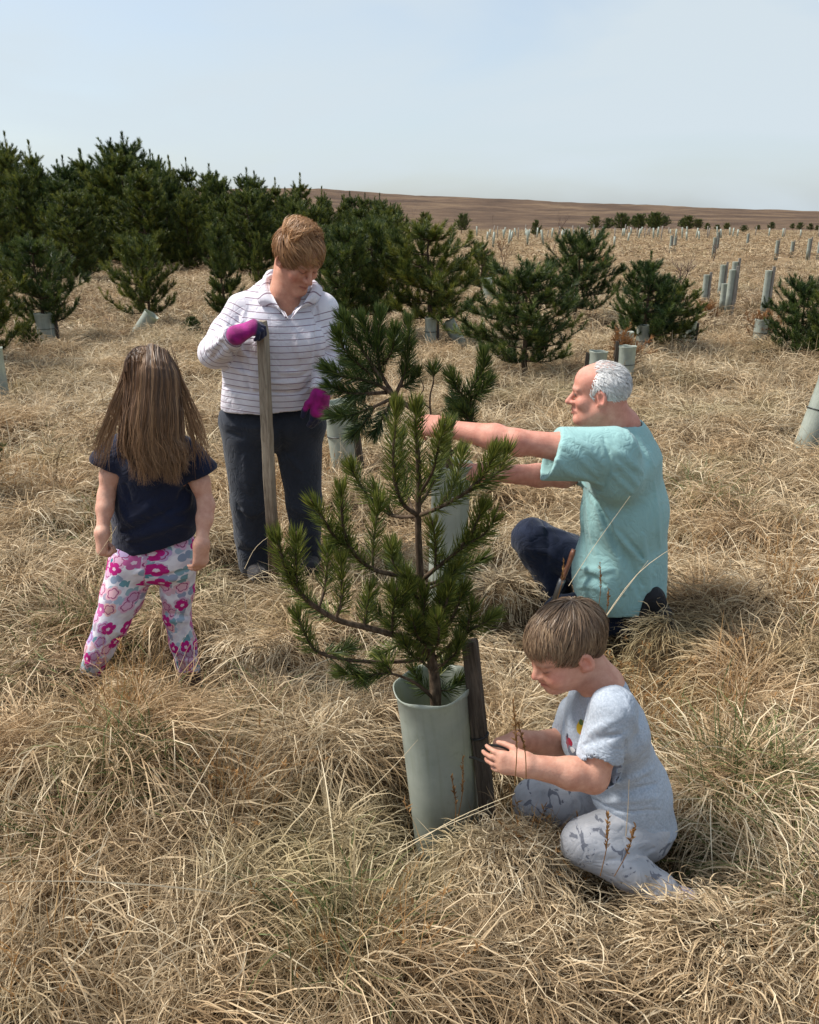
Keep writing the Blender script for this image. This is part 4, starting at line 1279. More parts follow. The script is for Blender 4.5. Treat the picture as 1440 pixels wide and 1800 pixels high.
# ---- background pines: a few growth forms, each copied at many places
def pine_form(name, h, width, nwh, seed, per=5, clear=.15, dens=1.0, NL=.09, shape=1.0, side=12, candle=.15):
    """trunk with whorls of limbs; shape 0 = rounded crown, 1 = cone; every limb carries upright side shoots"""
    rs = np.random.default_rng(seed)
    gt, gn = Geo(), Geo()
    zz = np.linspace(0, h, 14)
    tp = np.stack([np.cumsum(rs.normal(0, .012 * h, 14)) * .4, np.cumsum(rs.normal(0, .012 * h, 14)) * .4, zz], -1)
    tube_geo(gt, tp, np.linspace(.020 * h + .008, .006, 14), 7)
    at = lambda f: np.array([np.interp(f * h, zz, tp[:, a]) for a in range(3)])
    k_ = (h / 1.6) ** .5
    shoots = [(spline([at(.93), at(.97), at(1.0) + (0, 0, candle * h)], 6), .55)]
    lop = rs.uniform(0, 6.28)
    for k in range(5):                                   # candles standing round the leader
        a2 = 2 * math.pi * k / 5 + rs.random(); b0 = at(rs.uniform(.88, .98)); l2 = candle * h * rs.uniform(.35, .7)
        shoots.append((spline([b0, b0 + np.array([math.cos(a2), math.sin(a2), 0]) * l2 * .35 + (0, 0, .25 * l2), b0 + np.array([math.cos(a2), math.sin(a2), 0]) * l2 * .5 + (0, 0, l2)], 5), .55))
    shoots = shoots + [shoots[0]]
    for w in range(nwh):
        f = clear + (.97 - clear) * (w + .5) / nwh + rs.normal(0, .012)
        o = at(f)
        g_ = np.clip((1.02 - f) / (1.02 - clear), .04, 1)
        prof = shape * g_ ** .8 + (1 - shape) * math.sin(math.pi * min(.92, g_ * .62 + .08))
        nb = per + rs.integers(-1, 2)
        for k in range(nb):
            az = 2 * math.pi * (k + rs.random() * .7) / nb + w * 1.3
            ln = width * .5 * prof * rs.uniform(.6, 1.2) * (1 + .18 * math.cos(az - lop))
            hd_ = np.array([math.cos(az), math.sin(az), 0])
            p1 = o + hd_ * ln * .55 + (0, 0, ln * rs.uniform(-.02, .22))
            p2 = o + hd_ * ln + (0, 0, ln * rs.uniform(.15, .40) + .05 * k_)
            q = spline([o, p1, p2], 7)
            tube_geo(gt, q, np.linspace(.009, .004, 7) * k_, 4, False)
            shoots.append((q[2:], .5))
            for s_ in range(int(3 + ln * side)):
                b0 = q[rs.integers(1, 7)]
                a2 = az + rs.normal(0, 1.1)
                l2 = rs.uniform(.08, .20) * k_
                e_ = b0 + np.array([math.cos(a2), math.sin(a2), 0]) * l2 * rs.uniform(.3, .9) + (0, 0, l2 * rs.uniform(.3, 1.1))
                shoots.append((spline([b0, b0 * .5 + e_ * .5 + (0, 0, -.1 * l2), e_], 4), .5))
    for q, sp in shoots:
        L = np.sum(np.linalg.norm(np.diff(q, axis=0), axis=1))
        tone = .20 + .46 * rs.random()
        needles(gn, q, int((300 * L + 30) * dens * (.72 if h > 2.5 else 1)), NL * rs.uniform(.75, 1.1), .0080 * (NL / .1) * (1.3 if h > 2.5 else 1), .8, rs, tone)
    mt, mc = gt.mesh(name + "_trunk"), gn.mesh(name + "_crown", smooth=False)
    mt.materials.append(m_bark); mc.materials.append(m_needle)
    return mt, mc, h * (1 + candle)

FORMS = {
    'bush': pine_form("bush", 1.4, 1.35, 8, 101, 6, .17, 1.1, .082, .35, 17, .08),
    'mid': pine_form("mid", 1.6, 1.15, 8, 102, 6, .22, 1.1, .082, .5, 17, .12),
    'airy': pine_form("airy", 1.5, 1.25, 7, 103, 6, .26, 1.15, .085, .3, 18, .10),
    'slim': pine_form("slim", 1.9, .95, 10, 104, 6, .12, 1.15, .085, .7, 20, .14),
    'tallA': pine_form("tall_a", 3.2, 1.75, 12, 105, 7, .05, 1.05, .12, .35, 13, .13),
    'tallB': pine_form("tall_b", 3.6, 1.55, 13, 106, 6, .05, 1.05, .12, .45, 13, .14),
    'tallC': pine_form("tall_c", 2.9, 1.9, 11, 107, 7, .05, 1.05, .12, .25, 13, .11),
    'tallD': pine_form("tall_d", 3.3, 1.5, 12, 108, 6, .06, 1.05, .12, .5, 12, .15),
}

def pine(form, x, y, height, label, group="pines", turn=None, lean=(0, 0), wide=1.0):
    mt, mc, h = FORMS[form]
    s = height / h
    t = thing("pine_tree", (x, y, gz1(x, y) - .03), label, "tree", group, rot=(lean[0], lean[1], turn if turn is not None else random.uniform(0, 6.28)))
    t.scale = (s * wide, s * wide, s)
    for nm, me in (("trunk", mt), ("crown", mc)):
        link(nm, me, None, t)
    return t
# ------------------------------------------------------------------ shelters: plastic tubes tied to stakes
def shelter_mats():
    m, nt, out = new_mat("tube_plastic")
    b = NB(nt); oc = b.objco()
    n = b.noise(oc, 7, 5, .6)
    sx = b.n('ShaderNodeSeparateXYZ', {'Vector': oc})
    c = b.ramp(n, [(.3, (.33, .365, .32)), (.6, (.45, .485, .43)), (.8, (.54, .57, .51))])
    stk = b.n('ShaderNodeMapping', {'Vector': oc, 'Scale': (46, 46, 3)})
    c = b.mix(b.math('MULTIPLY', b.rng(b.noise(stk.outputs[0], 1.6, 4, .6), .50, .72), .30), c, (.25, .27, .18))
    # green algae and mud splashes creeping up from the soil, with an uneven edge
    al = b.rng(b.math('ADD', sx.outputs['Z'], b.math('MULTIPLY', b.noise(oc, 16, 4), .25)), .05, .34, 1.0, 0.0)
    c = b.mix(b.math('MULTIPLY', al, .7), c, (.16, .17, .105))
    c = b.mix(b.math('MULTIPLY', b.rng(b.noise(oc, 30, 4, .7), .6, .75), .35), c, (.20, .22, .13))
    p = b.n('ShaderNodeBsdfPrincipled', {'Base Color': c, 'Roughness': .42, 'Specular IOR Level': .4})
    b.put(p.inputs['Normal'], b.bump(b.noise(oc, 60, 3), .08, .004))
    t = b.n('ShaderNodeBsdfTranslucent', {'Color': b.mix(1.0, c, (1.1, 1.1, .8), 'MULTIPLY')})
    mx = b.n('ShaderNodeMixShader', {'Fac': .30}); b.put(mx.inputs[1], p.outputs[0]); b.put(mx.inputs[2], t.outputs[0])
    nt.links.new(mx.outputs[0], out.inputs['Surface'])
    w, nt, out = new_mat("stake_wood")
    b = NB(nt); oc = b.objco()
    mp = b.n('ShaderNodeMapping', {'Vector': oc, 'Scale': (34, 34, 3)})
    g = b.noise(mp.outputs[0], 3, 6, .65, .5)
    b.princ(out, b.ramp(g, [(.3, (.028, .022, .018)), (.5, (.075, .060, .047)), (.75, (.16, .125, .095))]), .85, b.bump(g, .6, .006), spec=.2)
    y, nt, out = new_mat("tie_plastic"); NB(nt).princ(out, (.015, .015, .016), .4)
    wp, nt, out = new_mat("grey_post_wood")
    b = NB(nt); oc = b.objco()
    mp = b.n('ShaderNodeMapping', {'Vector': oc, 'Scale': (20, 20, 2)})
    b.princ(out, b.ramp(b.noise(mp.outputs[0], 3, 5), [(.3, (.14, .12, .10)), (.7, (.33, .30, .26))]), .85, None, spec=.2)
    return m, w, y, wp
m_tube, m_stake, m_tie, m_greypost = shelter_mats()

def tube_mesh(name, r, h, r2=None, thick=.0028, sides=28, flare=.006, segs=7, wob=.0, seed=0):
    rs = np.random.default_rng(seed)
    r2 = r if r2 is None else r2
    a = np.arange(sides) / sides * 2 * math.pi
    ph = rs.uniform(0, 6, 3)
    rows = []
    zs = list(np.linspace(0, h - .02, segs)) + [h - .010, h]
    def ring(z, off):
        f = z / h
        rad = r2 + (r - r2) * f + off + (flare * smooth01(h - .03, h, z))
        wv = rad * (1 + wob * (np.cos(2 * a + ph[0]) + .5 * np.cos(3 * a + ph[1])))
        zz = z + (0.0 if z < h - .001 else .004 * np.cos(5 * a + ph[2]) * (wob > 0))
        return np.stack([wv * np.cos(a), wv * np.sin(a), np.broadcast_to(zz, a.shape)], -1)
    for z in zs: rows.append(ring(z, 0))
    for z in zs[::-1]: rows.append(ring(z, -thick))
    n = len(rows)
    V = np.concatenate(rows)
    Q = [(i_ * sides + j_, i_ * sides + (j_ + 1) % sides, ((i_ + 1) % n) * sides + (j_ + 1) % sides, ((i_ + 1) % n) * sides + j_) for i_ in range(n) for j_ in range(sides)]
    me = new_mesh(name, V, np.array(Q), True)
    me.materials.append(m_tube)
    return me

def box_mesh(name, sx, sy, h, mat, z0=0.0, taper=.95, bev=.12, skew=0.0):
    prof = [(-1, -1 + bev), (-1 + bev, -1), (1 - bev, -1), (1, -1 + bev), (1, 1 - bev), (1 - bev, 1), (-1 + bev, 1), (-1, 1 - bev)]
    rows = []
    for z, k in ((z0, 1.0), (z0 + h * .5, 1.01), (z0 + h - .008, taper), (z0 + h, taper * .86)):
        rows.append(np.array([(x * sx * k, y * sy * k, z + (skew * x * sx if z > z0 + h - .01 else 0)) for x, y in prof]))
    V = np.concatenate(rows)
    Q = [(i_ * 8 + j_, i_ * 8 + (j_ + 1) % 8, (i_ + 1) * 8 + (j_ + 1) % 8, (i_ + 1) * 8 + j_) for i_ in range(3) for j_ in range(8)]
    me = new_mesh(name, V, [np.array(Q), np.array([list(range(8))[::-1], list(range(24, 32))])], False)
    me.materials.append(mat)
    return me

def tie_mesh(name, r, z, off):
    """a strap round tube and stake"""
    g = Geo()
    a = np.linspace(0, 2 * math.pi, 33)
    pts = np.stack([(r + .004) * np.cos(a), (r + .004) * np.sin(a), np.full(33, z)], -1)
    dirn = np.array([math.cos(off), math.sin(off)])
    k = np.clip((pts[:, :2] @ dirn) / r, 0, 1) ** 4
    pts[:, :2] += dirn * (k * .034)[:, None]
    tube_geo(g, pts, .0035, 5, False)
    me = g.mesh(name)
    me.materials.append(m_tie)
    return me

_tubes, _stakes, _ties = {}, {}, {}
def shelter(x, y, r, h, label, lean=(0, 0), stake=0.0, stake_h=None, z=None, group="tree shelters", tie=True, seed=0, sw=.017):
    """tube with its stake on the side 'stake' (radians); lean in radians about x and y"""
    z = gz1(x, y) - .04 if z is None else z
    t = thing("tree_shelter", (x, y, z), label, "tree shelter", group, rot=(lean[0], lean[1], 0))
    k = (round(r, 3), round(h, 2), seed)
    if k not in _tubes: _tubes[k] = tube_mesh("tube", r, h, r * .97, wob=.03, seed=seed)
    tb_ = link("tube", _tubes[k], None, t)
    if stake is not None:
        sh = stake_h if stake_h else h * .92
        ks = (round(sh, 2), sw)
        if ks not in _stakes: _stakes[ks] = box_mesh("stake", sw, sw * .9, sh, m_stake, skew=.25)
        s = link("stake", _stakes[ks], None, t, ((r + sw + .003) * math.cos(stake), (r + sw + .003) * math.sin(stake), 0))
        s.rotation_euler = (0, 0, stake)
        if tie:
            kt = (round(r, 3), round(h * .62, 2), round(stake, 2))
            if kt not in _ties: _ties[kt] = tie_mesh("tie", r, h * .62, stake)
            link("tie", _ties[kt], None, tb_)
    return t

# the big one in front, leaning a little, and the boy's stake
fb = PG(783, 1500, .06)
top = P(755, 1235, 1.80)
def front_shelter():
    b0 = np.array([P(790, 1480, 1.80)[0], 1.80, -.035])
    tpz = .55
    tx = P(760, 1205, 1.80)[0]
    lean_y = math.atan2(tx - b0[0], tpz)
    t = thing("tree_shelter", b0, "large pale green plastic tube and dark stake in front beside the boy", "tree shelter", "tree shelters", rot=(0, lean_y, 0))
    link("tube", tube_mesh("tube_big", .093, .535, .088, .003, 40, .008, 9, .028, 5), None, t)
    s = link("stake", box_mesh("stake_big", .0185, .015, .665, m_stake, skew=.2), None, t, (.116, -.035, 0))
    s.rotation_euler = (0, R(-1.5), R(-20))
    g = Geo()
    a_ = np.linspace(0, 2 * math.pi, 17)
    tube_geo(g, np.stack([.0225 * np.cos(a_), .020 * np.sin(a_), .395 + .006 * np.cos(a_)], -1), .0030, 5, False)
    me = g.mesh("tie_big"); me.materials.append(m_tie)
    link("tie", me, None, s)
    return t
front_shelter()
# the pine the man is holding
x0 = P(783, 1040, 3.06)[0]
shelter(x0, 3.06, .074, .66, "pale tube under the pine the kneeling man is holding", lean=(0, R(1.5)), stake=None, z=.05, seed=3)
p_ = PG(612, 836, .05)
shelter(p_[0] + .0, p_[1], .085, .56, "tube and stake between the woman and the held pine", lean=(0, R(-6)), stake=R(-15), stake_h=.60, seed=4)

def at_px(u, v, z=0.03):
    q = PG(u, v, z); return q[0], q[1]

# shelters one can pick out behind them: (u, v of the foot, tube radius, height, lean, stake side, label)
for (u, v, r, h, ln, st, lab, sd) in [
    (86, 602, .125, .47, (0, R(-1)), R(-5), "wide grey green tube of the pine at the far left", 6),
    (228, 590, .105, .50, (0, R(38)), None, "tube leaning over to the right under a bushy pine", 7),
    (757, 603, .078, .42, (0, 0), R(-8), "tube and stake under the pine behind the woman's shoulder", 8),
    (818, 600, .085, .42, (0, R(-30)), None, "tube slumped to the left under the pine behind the woman", 9),
    (1098, 668, .085, .42, (0, 0), R(178), "near tube of three behind the man's head, brown twigs in it", 10),
    (1096, 640, .085, .42, (0, 0), R(183), "farther tube of three behind the man's head", 11),
    (1046, 668, .090, .38, (0, R(2)), R(176), "short tube showing just above the man's forehead", 12),
    (1127, 622, .080, .44, (0, 0), R(0), "tube at the foot of the upright pine right of the man's head", 13),
    (1208, 602, .085, .36, (0, R(2)), R(5), "tube half hidden by the pine right of the man", 14),
    (1332, 606, .090, .40, (0, R(2)), R(3), "squat pale tube with brown sprig beside the pine at the right edge", 15),
    (1412, 782, .088, .56, (R(-4), R(14)), R(20), "tube leaning right at the right edge of the grass", 16),
    (-4, 690, .10, .50, (0, 0), None, "tube cut off by the left edge, the farther of two", 17),
    (-22, 905, .09, .45, (0, 0), None, "tube cut off by the left edge, the nearer of two", 18),
    (340, 424, .12, .55, (0, 0), R(0), "small pale tube among the pines left of the woman, the upper one", 19),
    (352, 448, .12, .55, (0, 0), None, "small pale tube among the pines left of the woman, the lower one", 20),
    (436, 440, .12, .50, (0, 0), R(10), "small pale tube between two slim pines left of the woman's head", 21),
    (98, 478, .14, .60, (0, R(4)), None, "small pale tube among the pines at the far left", 22),
    (88, 440, .14, .60, (0, 0), None, "smallest pale tube high among the left pines", 23),
    (862, 530, .10, .55, (0, R(-8)), None, "pale tube left of the dark spreading pine", 24)]:
    x, y = at_px(u, v)
    shelter(x, y, r, h + .06, lab, ln, st, seed=sd, stake_h=h * (1.12 if u in (757, 1098, 1096) else .95) + .06)

# slender posts with narrow tubes on the right
_post = {}
def post_shelter(x, y, h, r, label, group, lean=(0, 0), parts=True):
    t = thing("staked_tube", (x, y, gz1(x, y) - .05), label, "tree shelter", group, rot=(lean[0], lean[1], random.uniform(-.4, .4)))
    if 'tube' not in _post:
        _post['tube'] = tube_mesh("slim_tube", .055, 1.0, .055, .004, 12, .004, 3)
        _post['stake'] = box_mesh("slim_stake", .024, .022, 1.0, m_greypost)
    a = link("tube", _post['tube'], None, t, (0, 0, 0)); a.scale = (r / .055, r / .055, h * .93)
    b2 = link("stake", _post['stake'], None, t, (r + .026, 0, 0)); b2.scale = (1, 1, h)
    return t
for (u, v, h, lab) in [(1237, 530, .75, "first slim tube and stake right of the upright pine"), (1265, 520, .88, "slim tube and stake, second from the upright pine"),
                       (1269, 540, .62, "short slim tube just in front of the pair of tubes on the right"), (1279, 545, .92, "tallest slim tube in the cluster right of the upright pine"),
                       (1284, 530, .98, "slim tube behind the tallest one in the right cluster"), (1341, 552, .95, "slim tube standing behind the squat tube at the right")]:
    x, y = at_px(u, v)
    post_shelter(x, y, h, .055, lab, "slim staked tubes on the moor")
for (u, v, h) in [(1178, 442, 1.0), (1185, 438, .9), (1253, 450, 1.0), (1258, 446, 1.1), (1363, 452, 1.0), (1390, 450, .8), (1418, 458, .9), (1313, 430, .9), (1437, 452, .9)]:
    x, y = at_px(u, v)
    post_shelter(x, y, h, .06, "slim tube and stake out on the open moor at the right", "slim staked tubes out on the open moor")

# rows of small staked tubes far off: single meshes, each still a thing of its own
def far_mesh():
    g = Geo()
    a = np.arange(8) / 8 * 2 * math.pi
    tube_geo(g, [(0, 0, 0), (0, 0, .55), (0, 0, .95)], .07, 8)
    me1 = g.mesh("staked_tube_far"); me1.materials.append(m_tube)
    g = Geo()
    tube_geo(g, [(0, 0, 0), (0, 0, .6), (0, 0, 1.05)], .045, 6)
    me2 = g.mesh("stake_far"); me2.materials.append(m_greypost)
    return me1, me2
f_tube, f_stake = far_mesh()
rs = np.random.default_rng(31)
cnt = 0
for row, (v0, n_, u0, u1) in enumerate([(421, 18, 850, 1260), (412, 20, 845, 1300), (405, 22, 850, 1440), (399, 22, 860, 1440), (394, 16, 690, 1440), (428, 8, 860, 1120)]):
    for q in range(n_):
        u = u0 + (u1 - u0) * (q + rs.uniform(-.35, .35)) / n_
        if row > 1 and u > 1200 and rs.random() < .55: continue
        x, y = at_px(u, v0 + rs.normal(0, 1.6), .1)
        if y > 88: x, y = x * 88 / y + rs.normal(0, .6), 88 + rs.uniform(-14, 3)
        tb = rs.random() < .72
        o = link("staked_tube" if tb else "wooden_stake", f_tube if tb else f_stake, None, None, (x, y, gz1(x, y) - .05),
                 label="small pale staked tube in the far rows across the moor" if tb else "small grey stake standing in the far rows across the moor", category="tree shelter" if tb else "stake",
                 group="far rows of staked tubes" if tb else "far rows of bare stakes")
        o.rotation_euler = (rs.normal(0, .05), rs.normal(0, .07), 0)
        hs_ = rs.uniform(.75, 1.15); o.scale = (1, 1, hs_)

# ------------------------------------------------------------------ pines behind the people
for (form, u, v, h, wide, lab) in [
    ('airy', 84, 600, 1.50, 1.0, "open pine rising from the wide tube at the far left"),
    ('bush', -30, 640, 1.55, 1.0, "dark pine cut off by the left edge"),
    ('bush', 50, 612, .45, .9, "low pine sprig beside the wide left tube"),
    ('bush', 264, 566, 1.45, .95, "bushy round pine growing from the leaning tube"),
    ('slim', 398, 560, 1.75, .85, "slim dark pine just left of the woman"),
    ('slim', 455, 500, 1.5, .6, "thin pine directly behind the woman's shoulder"),
    ('mid', 340, 590, .42, 1.1, "low pine sprig left of the woman's elbow"),
    ('mid', 605, 600, 1.70, 1.05, "pine right of the woman's head"),
    ('mid', 660, 590, 1.80, 1.0, "taller pine between the woman and the pine with the tube"),
    ('airy', 757, 600, 1.70, 1.2, "pine on the tube and stake behind the woman's shoulder"),
    ('mid', 845, 520, 1.35, .9, "small dark pine left of the spreading pine"),
    ('bush', 918, 655, 1.25, 1.3, "dark spreading pine with a thick leaning stem"),
    ('bush', 1012, 560, 1.50, 1.1, "pine right behind the dark spreading one"),
    ('mid', 1130, 620, 1.32, 1.15, "upright pine right of the man's head"),
    ('bush', 1180, 610, .95, 1.1, "lower pine against the upright one on its right"),
    ('bush', 1402, 625, 1.05, 1.0, "pine at the right edge beside the squat tube"),
    ('mid', 1450, 640, 1.15, 1.0, "pine cut off by the right edge"),
    ('mid', 941, 420, 1.7, .8, "lone little pine before the far rows of stakes"),
    ('bush', 745, 408, 2.5, 1.0, "pine on the skyline, left of a close pair"),
    ('bush', 812, 408, 2.45, 1.05, "pine on the skyline, right of a close pair"),
    ('bush', -25, 850, .40, .8, "young pine whose shoot pokes in at the left edge"),
    ]:
    x, y = at_px(u, v)
    pine(form, x, y, h, lab, wide=wide)
# the plantation on the left: rows of taller pines
rs = np.random.default_rng(12)
random.seed(4)
sky = [(0, 262), (60, 262), (85, 275), (150, 285), (200, 282), (248, 256), (290, 285), (350, 295), (400, 312), (460, 300), (500, 328), (590, 325), (640, 345), (700, 352)]
def sky_v(u): return np.interp(u, [a for a, _ in sky], [b_ for _, b_ in sky])
ORD = ['first', 'second', 'third', 'fourth', 'fifth', 'sixth', 'seventh', 'eighth', 'ninth', 'tenth', 'eleventh', 'twelfth', 'thirteenth', 'fourteenth', 'fifteenth', 'sixteenth', 'seventeenth', 'eighteenth', 'nineteenth', 'twentieth'] + ['twenty-' + q for q in ('first', 'second', 'third', 'fourth', 'fifth', 'sixth', 'seventh', 'eighth', 'ninth')]
def PLANT_LABEL(Y, n):
    row = {38: "skyline row at the back", 31: "second row from the back", 26: "third row from the back", 21: "front row"}[Y]
    return "%s pine from the left in the plantation's %s" % (ORD[n], row)
k = 0
for Y, du, lo in ((38, 30, -6), (31, 40, 8), (26, 62, 30), (21, 120, 58)):
    u = -40; nth = 0
    while u < 700:
        uu = u + rs.uniform(-12, 12)
        x = P(uu, 400, Y)[0]
        ytop = P(uu, sky_v(min(max(uu, 0), 700)) + lo + abs(rs.normal(0, 14)), Y)[2]
        h = max(1.5, ytop - gz1(x, Y)) * 1.10
        yy = Y + rs.uniform(-1.5, 1.5)
        gap = (Y < 22 and (310 < uu < 360 or 420 < uu < 480 or 140 < uu < 200))
        if not gap:
            f = ['tallA', 'tallB', 'tallC', 'tallD'][rs.integers(4)] if h > 2.2 else ['mid', 'bush'][k % 2]
            pine(f, x, yy, h, PLANT_LABEL(Y, nth), "plantation pines on the left", wide=rs.uniform(.95, 1.3))
            k += 1; nth += 1
        u += du * rs.uniform(.8, 1.2)
# far row of dark pines along the foot of the ridge on the right
for u in list(np.linspace(1055, 1240, 13)) + [1262, 1275, 1310, 1335, 1352, 1385, 1405, 1420, 1434]:
    v = 404 + rs.normal(0, 1.0) + (1 if u > 1250 else 0)
    x, y = at_px(u + rs.normal(0, 4), v, .1)
    h = np.interp(u, [1055, 1100, 1200, 1260, 1440], [1.9, 2.4, 2.1, 1.2, 1.1]) * rs.uniform(.8, 1.15)
    pine(['bush', 'mid'][rs.integers(2)], x, y, h, "small dark pine in the far row below the ridge", "far row of dark pines", wide=1.25)

# ------------------------------------------------------------------ bare saplings and brown shrubs
m_twig, nt, out = new_mat("twig_bark"); b = NB(nt)
b.princ(out, b.ramp(b.noise(b.objco(), 20, 3), [(.3, (.07, .045, .035)), (.7, (.17, .115, .09))]), .85, None, spec=.2)
m_rustleaf, nt, out = new_mat("brown_needles"); b = NB(nt)
b.princ(out, b.ramp(b.attr('tone'), [(0, (.13, .055, .02)), (1, (.40, .20, .075))]), .7, None, spec=.2, trans=.3)
def sapling(u, v, h, seed, label, spread=.35, n1=7, leaf=None, r0=.012, base_split=1):
    rs = np.random.default_rng(seed)
    x, y = at_px(u, v)
    base = np.array([x, y, gz1(x, y) - .03])
    t = thing("bare_sapling" if leaf is None else "brown_sapling", base, label, "tree")
    g = Geo(); gl = Geo(); ends = []
    def grow(p0, d, L, r, depth):
        q = [p0]
        for s in range(4):
            d = nrm(d + rs.normal(0, .13, 3) + (0, 0, .06))
            q.append(q[-1] + d * L / 4)
        q = np.array(q)
        tube_geo(g, q, np.linspace(r, r * .5, 5), 5, False)
        ends.append(q)
        if depth:
            for k_ in range(n1 if depth == 2 else 3):
                f = rs.uniform(.3, 1)
                o = q[min(4, int(f * 4))]
                a = rs.uniform(0, 6.28)
                grow(o, nrm(d * .8 + np.array([math.cos(a), math.sin(a), .25]) * rs.uniform(.5, 1.0) * (spread / .35)), L * rs.uniform(.35, .6), r * .55, depth - 1)
    for k_ in range(base_split):
        a = rs.uniform(0, 6.28)
        grow(np.zeros(3), nrm(np.array([math.cos(a) * .35 * (base_split > 1), math.sin(a) * .2 * (base_split > 1), 1])), h * .75, r0, 2)
    link("twigs", g.mesh("twigs"), m_twig, t)
    if leaf:
        for q in ends: needles(gl, q, leaf, .06, .006, .9, rs, .5)
        link("dead_needles", gl.mesh("dead_needles", smooth=False), m_rustleaf, t)
    return t
sapling(972, 445, 2.2, 1, "tall bare birch sapling rising above the skyline", .3, 8, None, .016)
sapling(1195, 505, 1.05, 2, "bare branching shrub behind the upright pine", .55, 7, None, .014, 3)
sapling(1255, 452, 1.0, 3, "small bare shrub on the open moor", .5, 6, None, .012, 2)
sapling(886, 475, 1.25, 4, "rusty brown dying conifer sapling", .4, 8, 26, .014)
for q, (u, v, h) in enumerate([(688, 400, 2.6), (708, 398, 3.0), (726, 399, 3.2), (868, 402, 2.6), (1405, 440, 1.3)]):
    sapling(u, v, h, 10 + q, {688: "spindly bare sapling on the skyline nearest the plantation", 708: "middle one of three spindly saplings on the skyline", 726: "spindly sapling on the skyline nearest the close pair of pines"}[u] if u < 800 else ("spindly bare sapling before the far ridge" if u < 1000 else "small bare shrub by the far right stakes"), .25, 5, None, .012)
for q, (u, v, h, lab) in enumerate([(1100, 628, .30, "brown dead twigs sticking out of the tubes behind the man"), (1334, 575, .26, "brown sprig in the squat tube at the right"), (1070, 660, .25, "golden brown shrub left of the tubes behind the man"), (1250, 560, .42, "rusty stalk clump before the slim tubes on the right"), (1060, 470, .5, "rusty brown shrub behind the pines")]):
    sapling(u, v + (30 if q < 2 else 0), h + (.35 if q < 2 else 0), 30 + q, lab, .35, 7, 22, .006, 4)
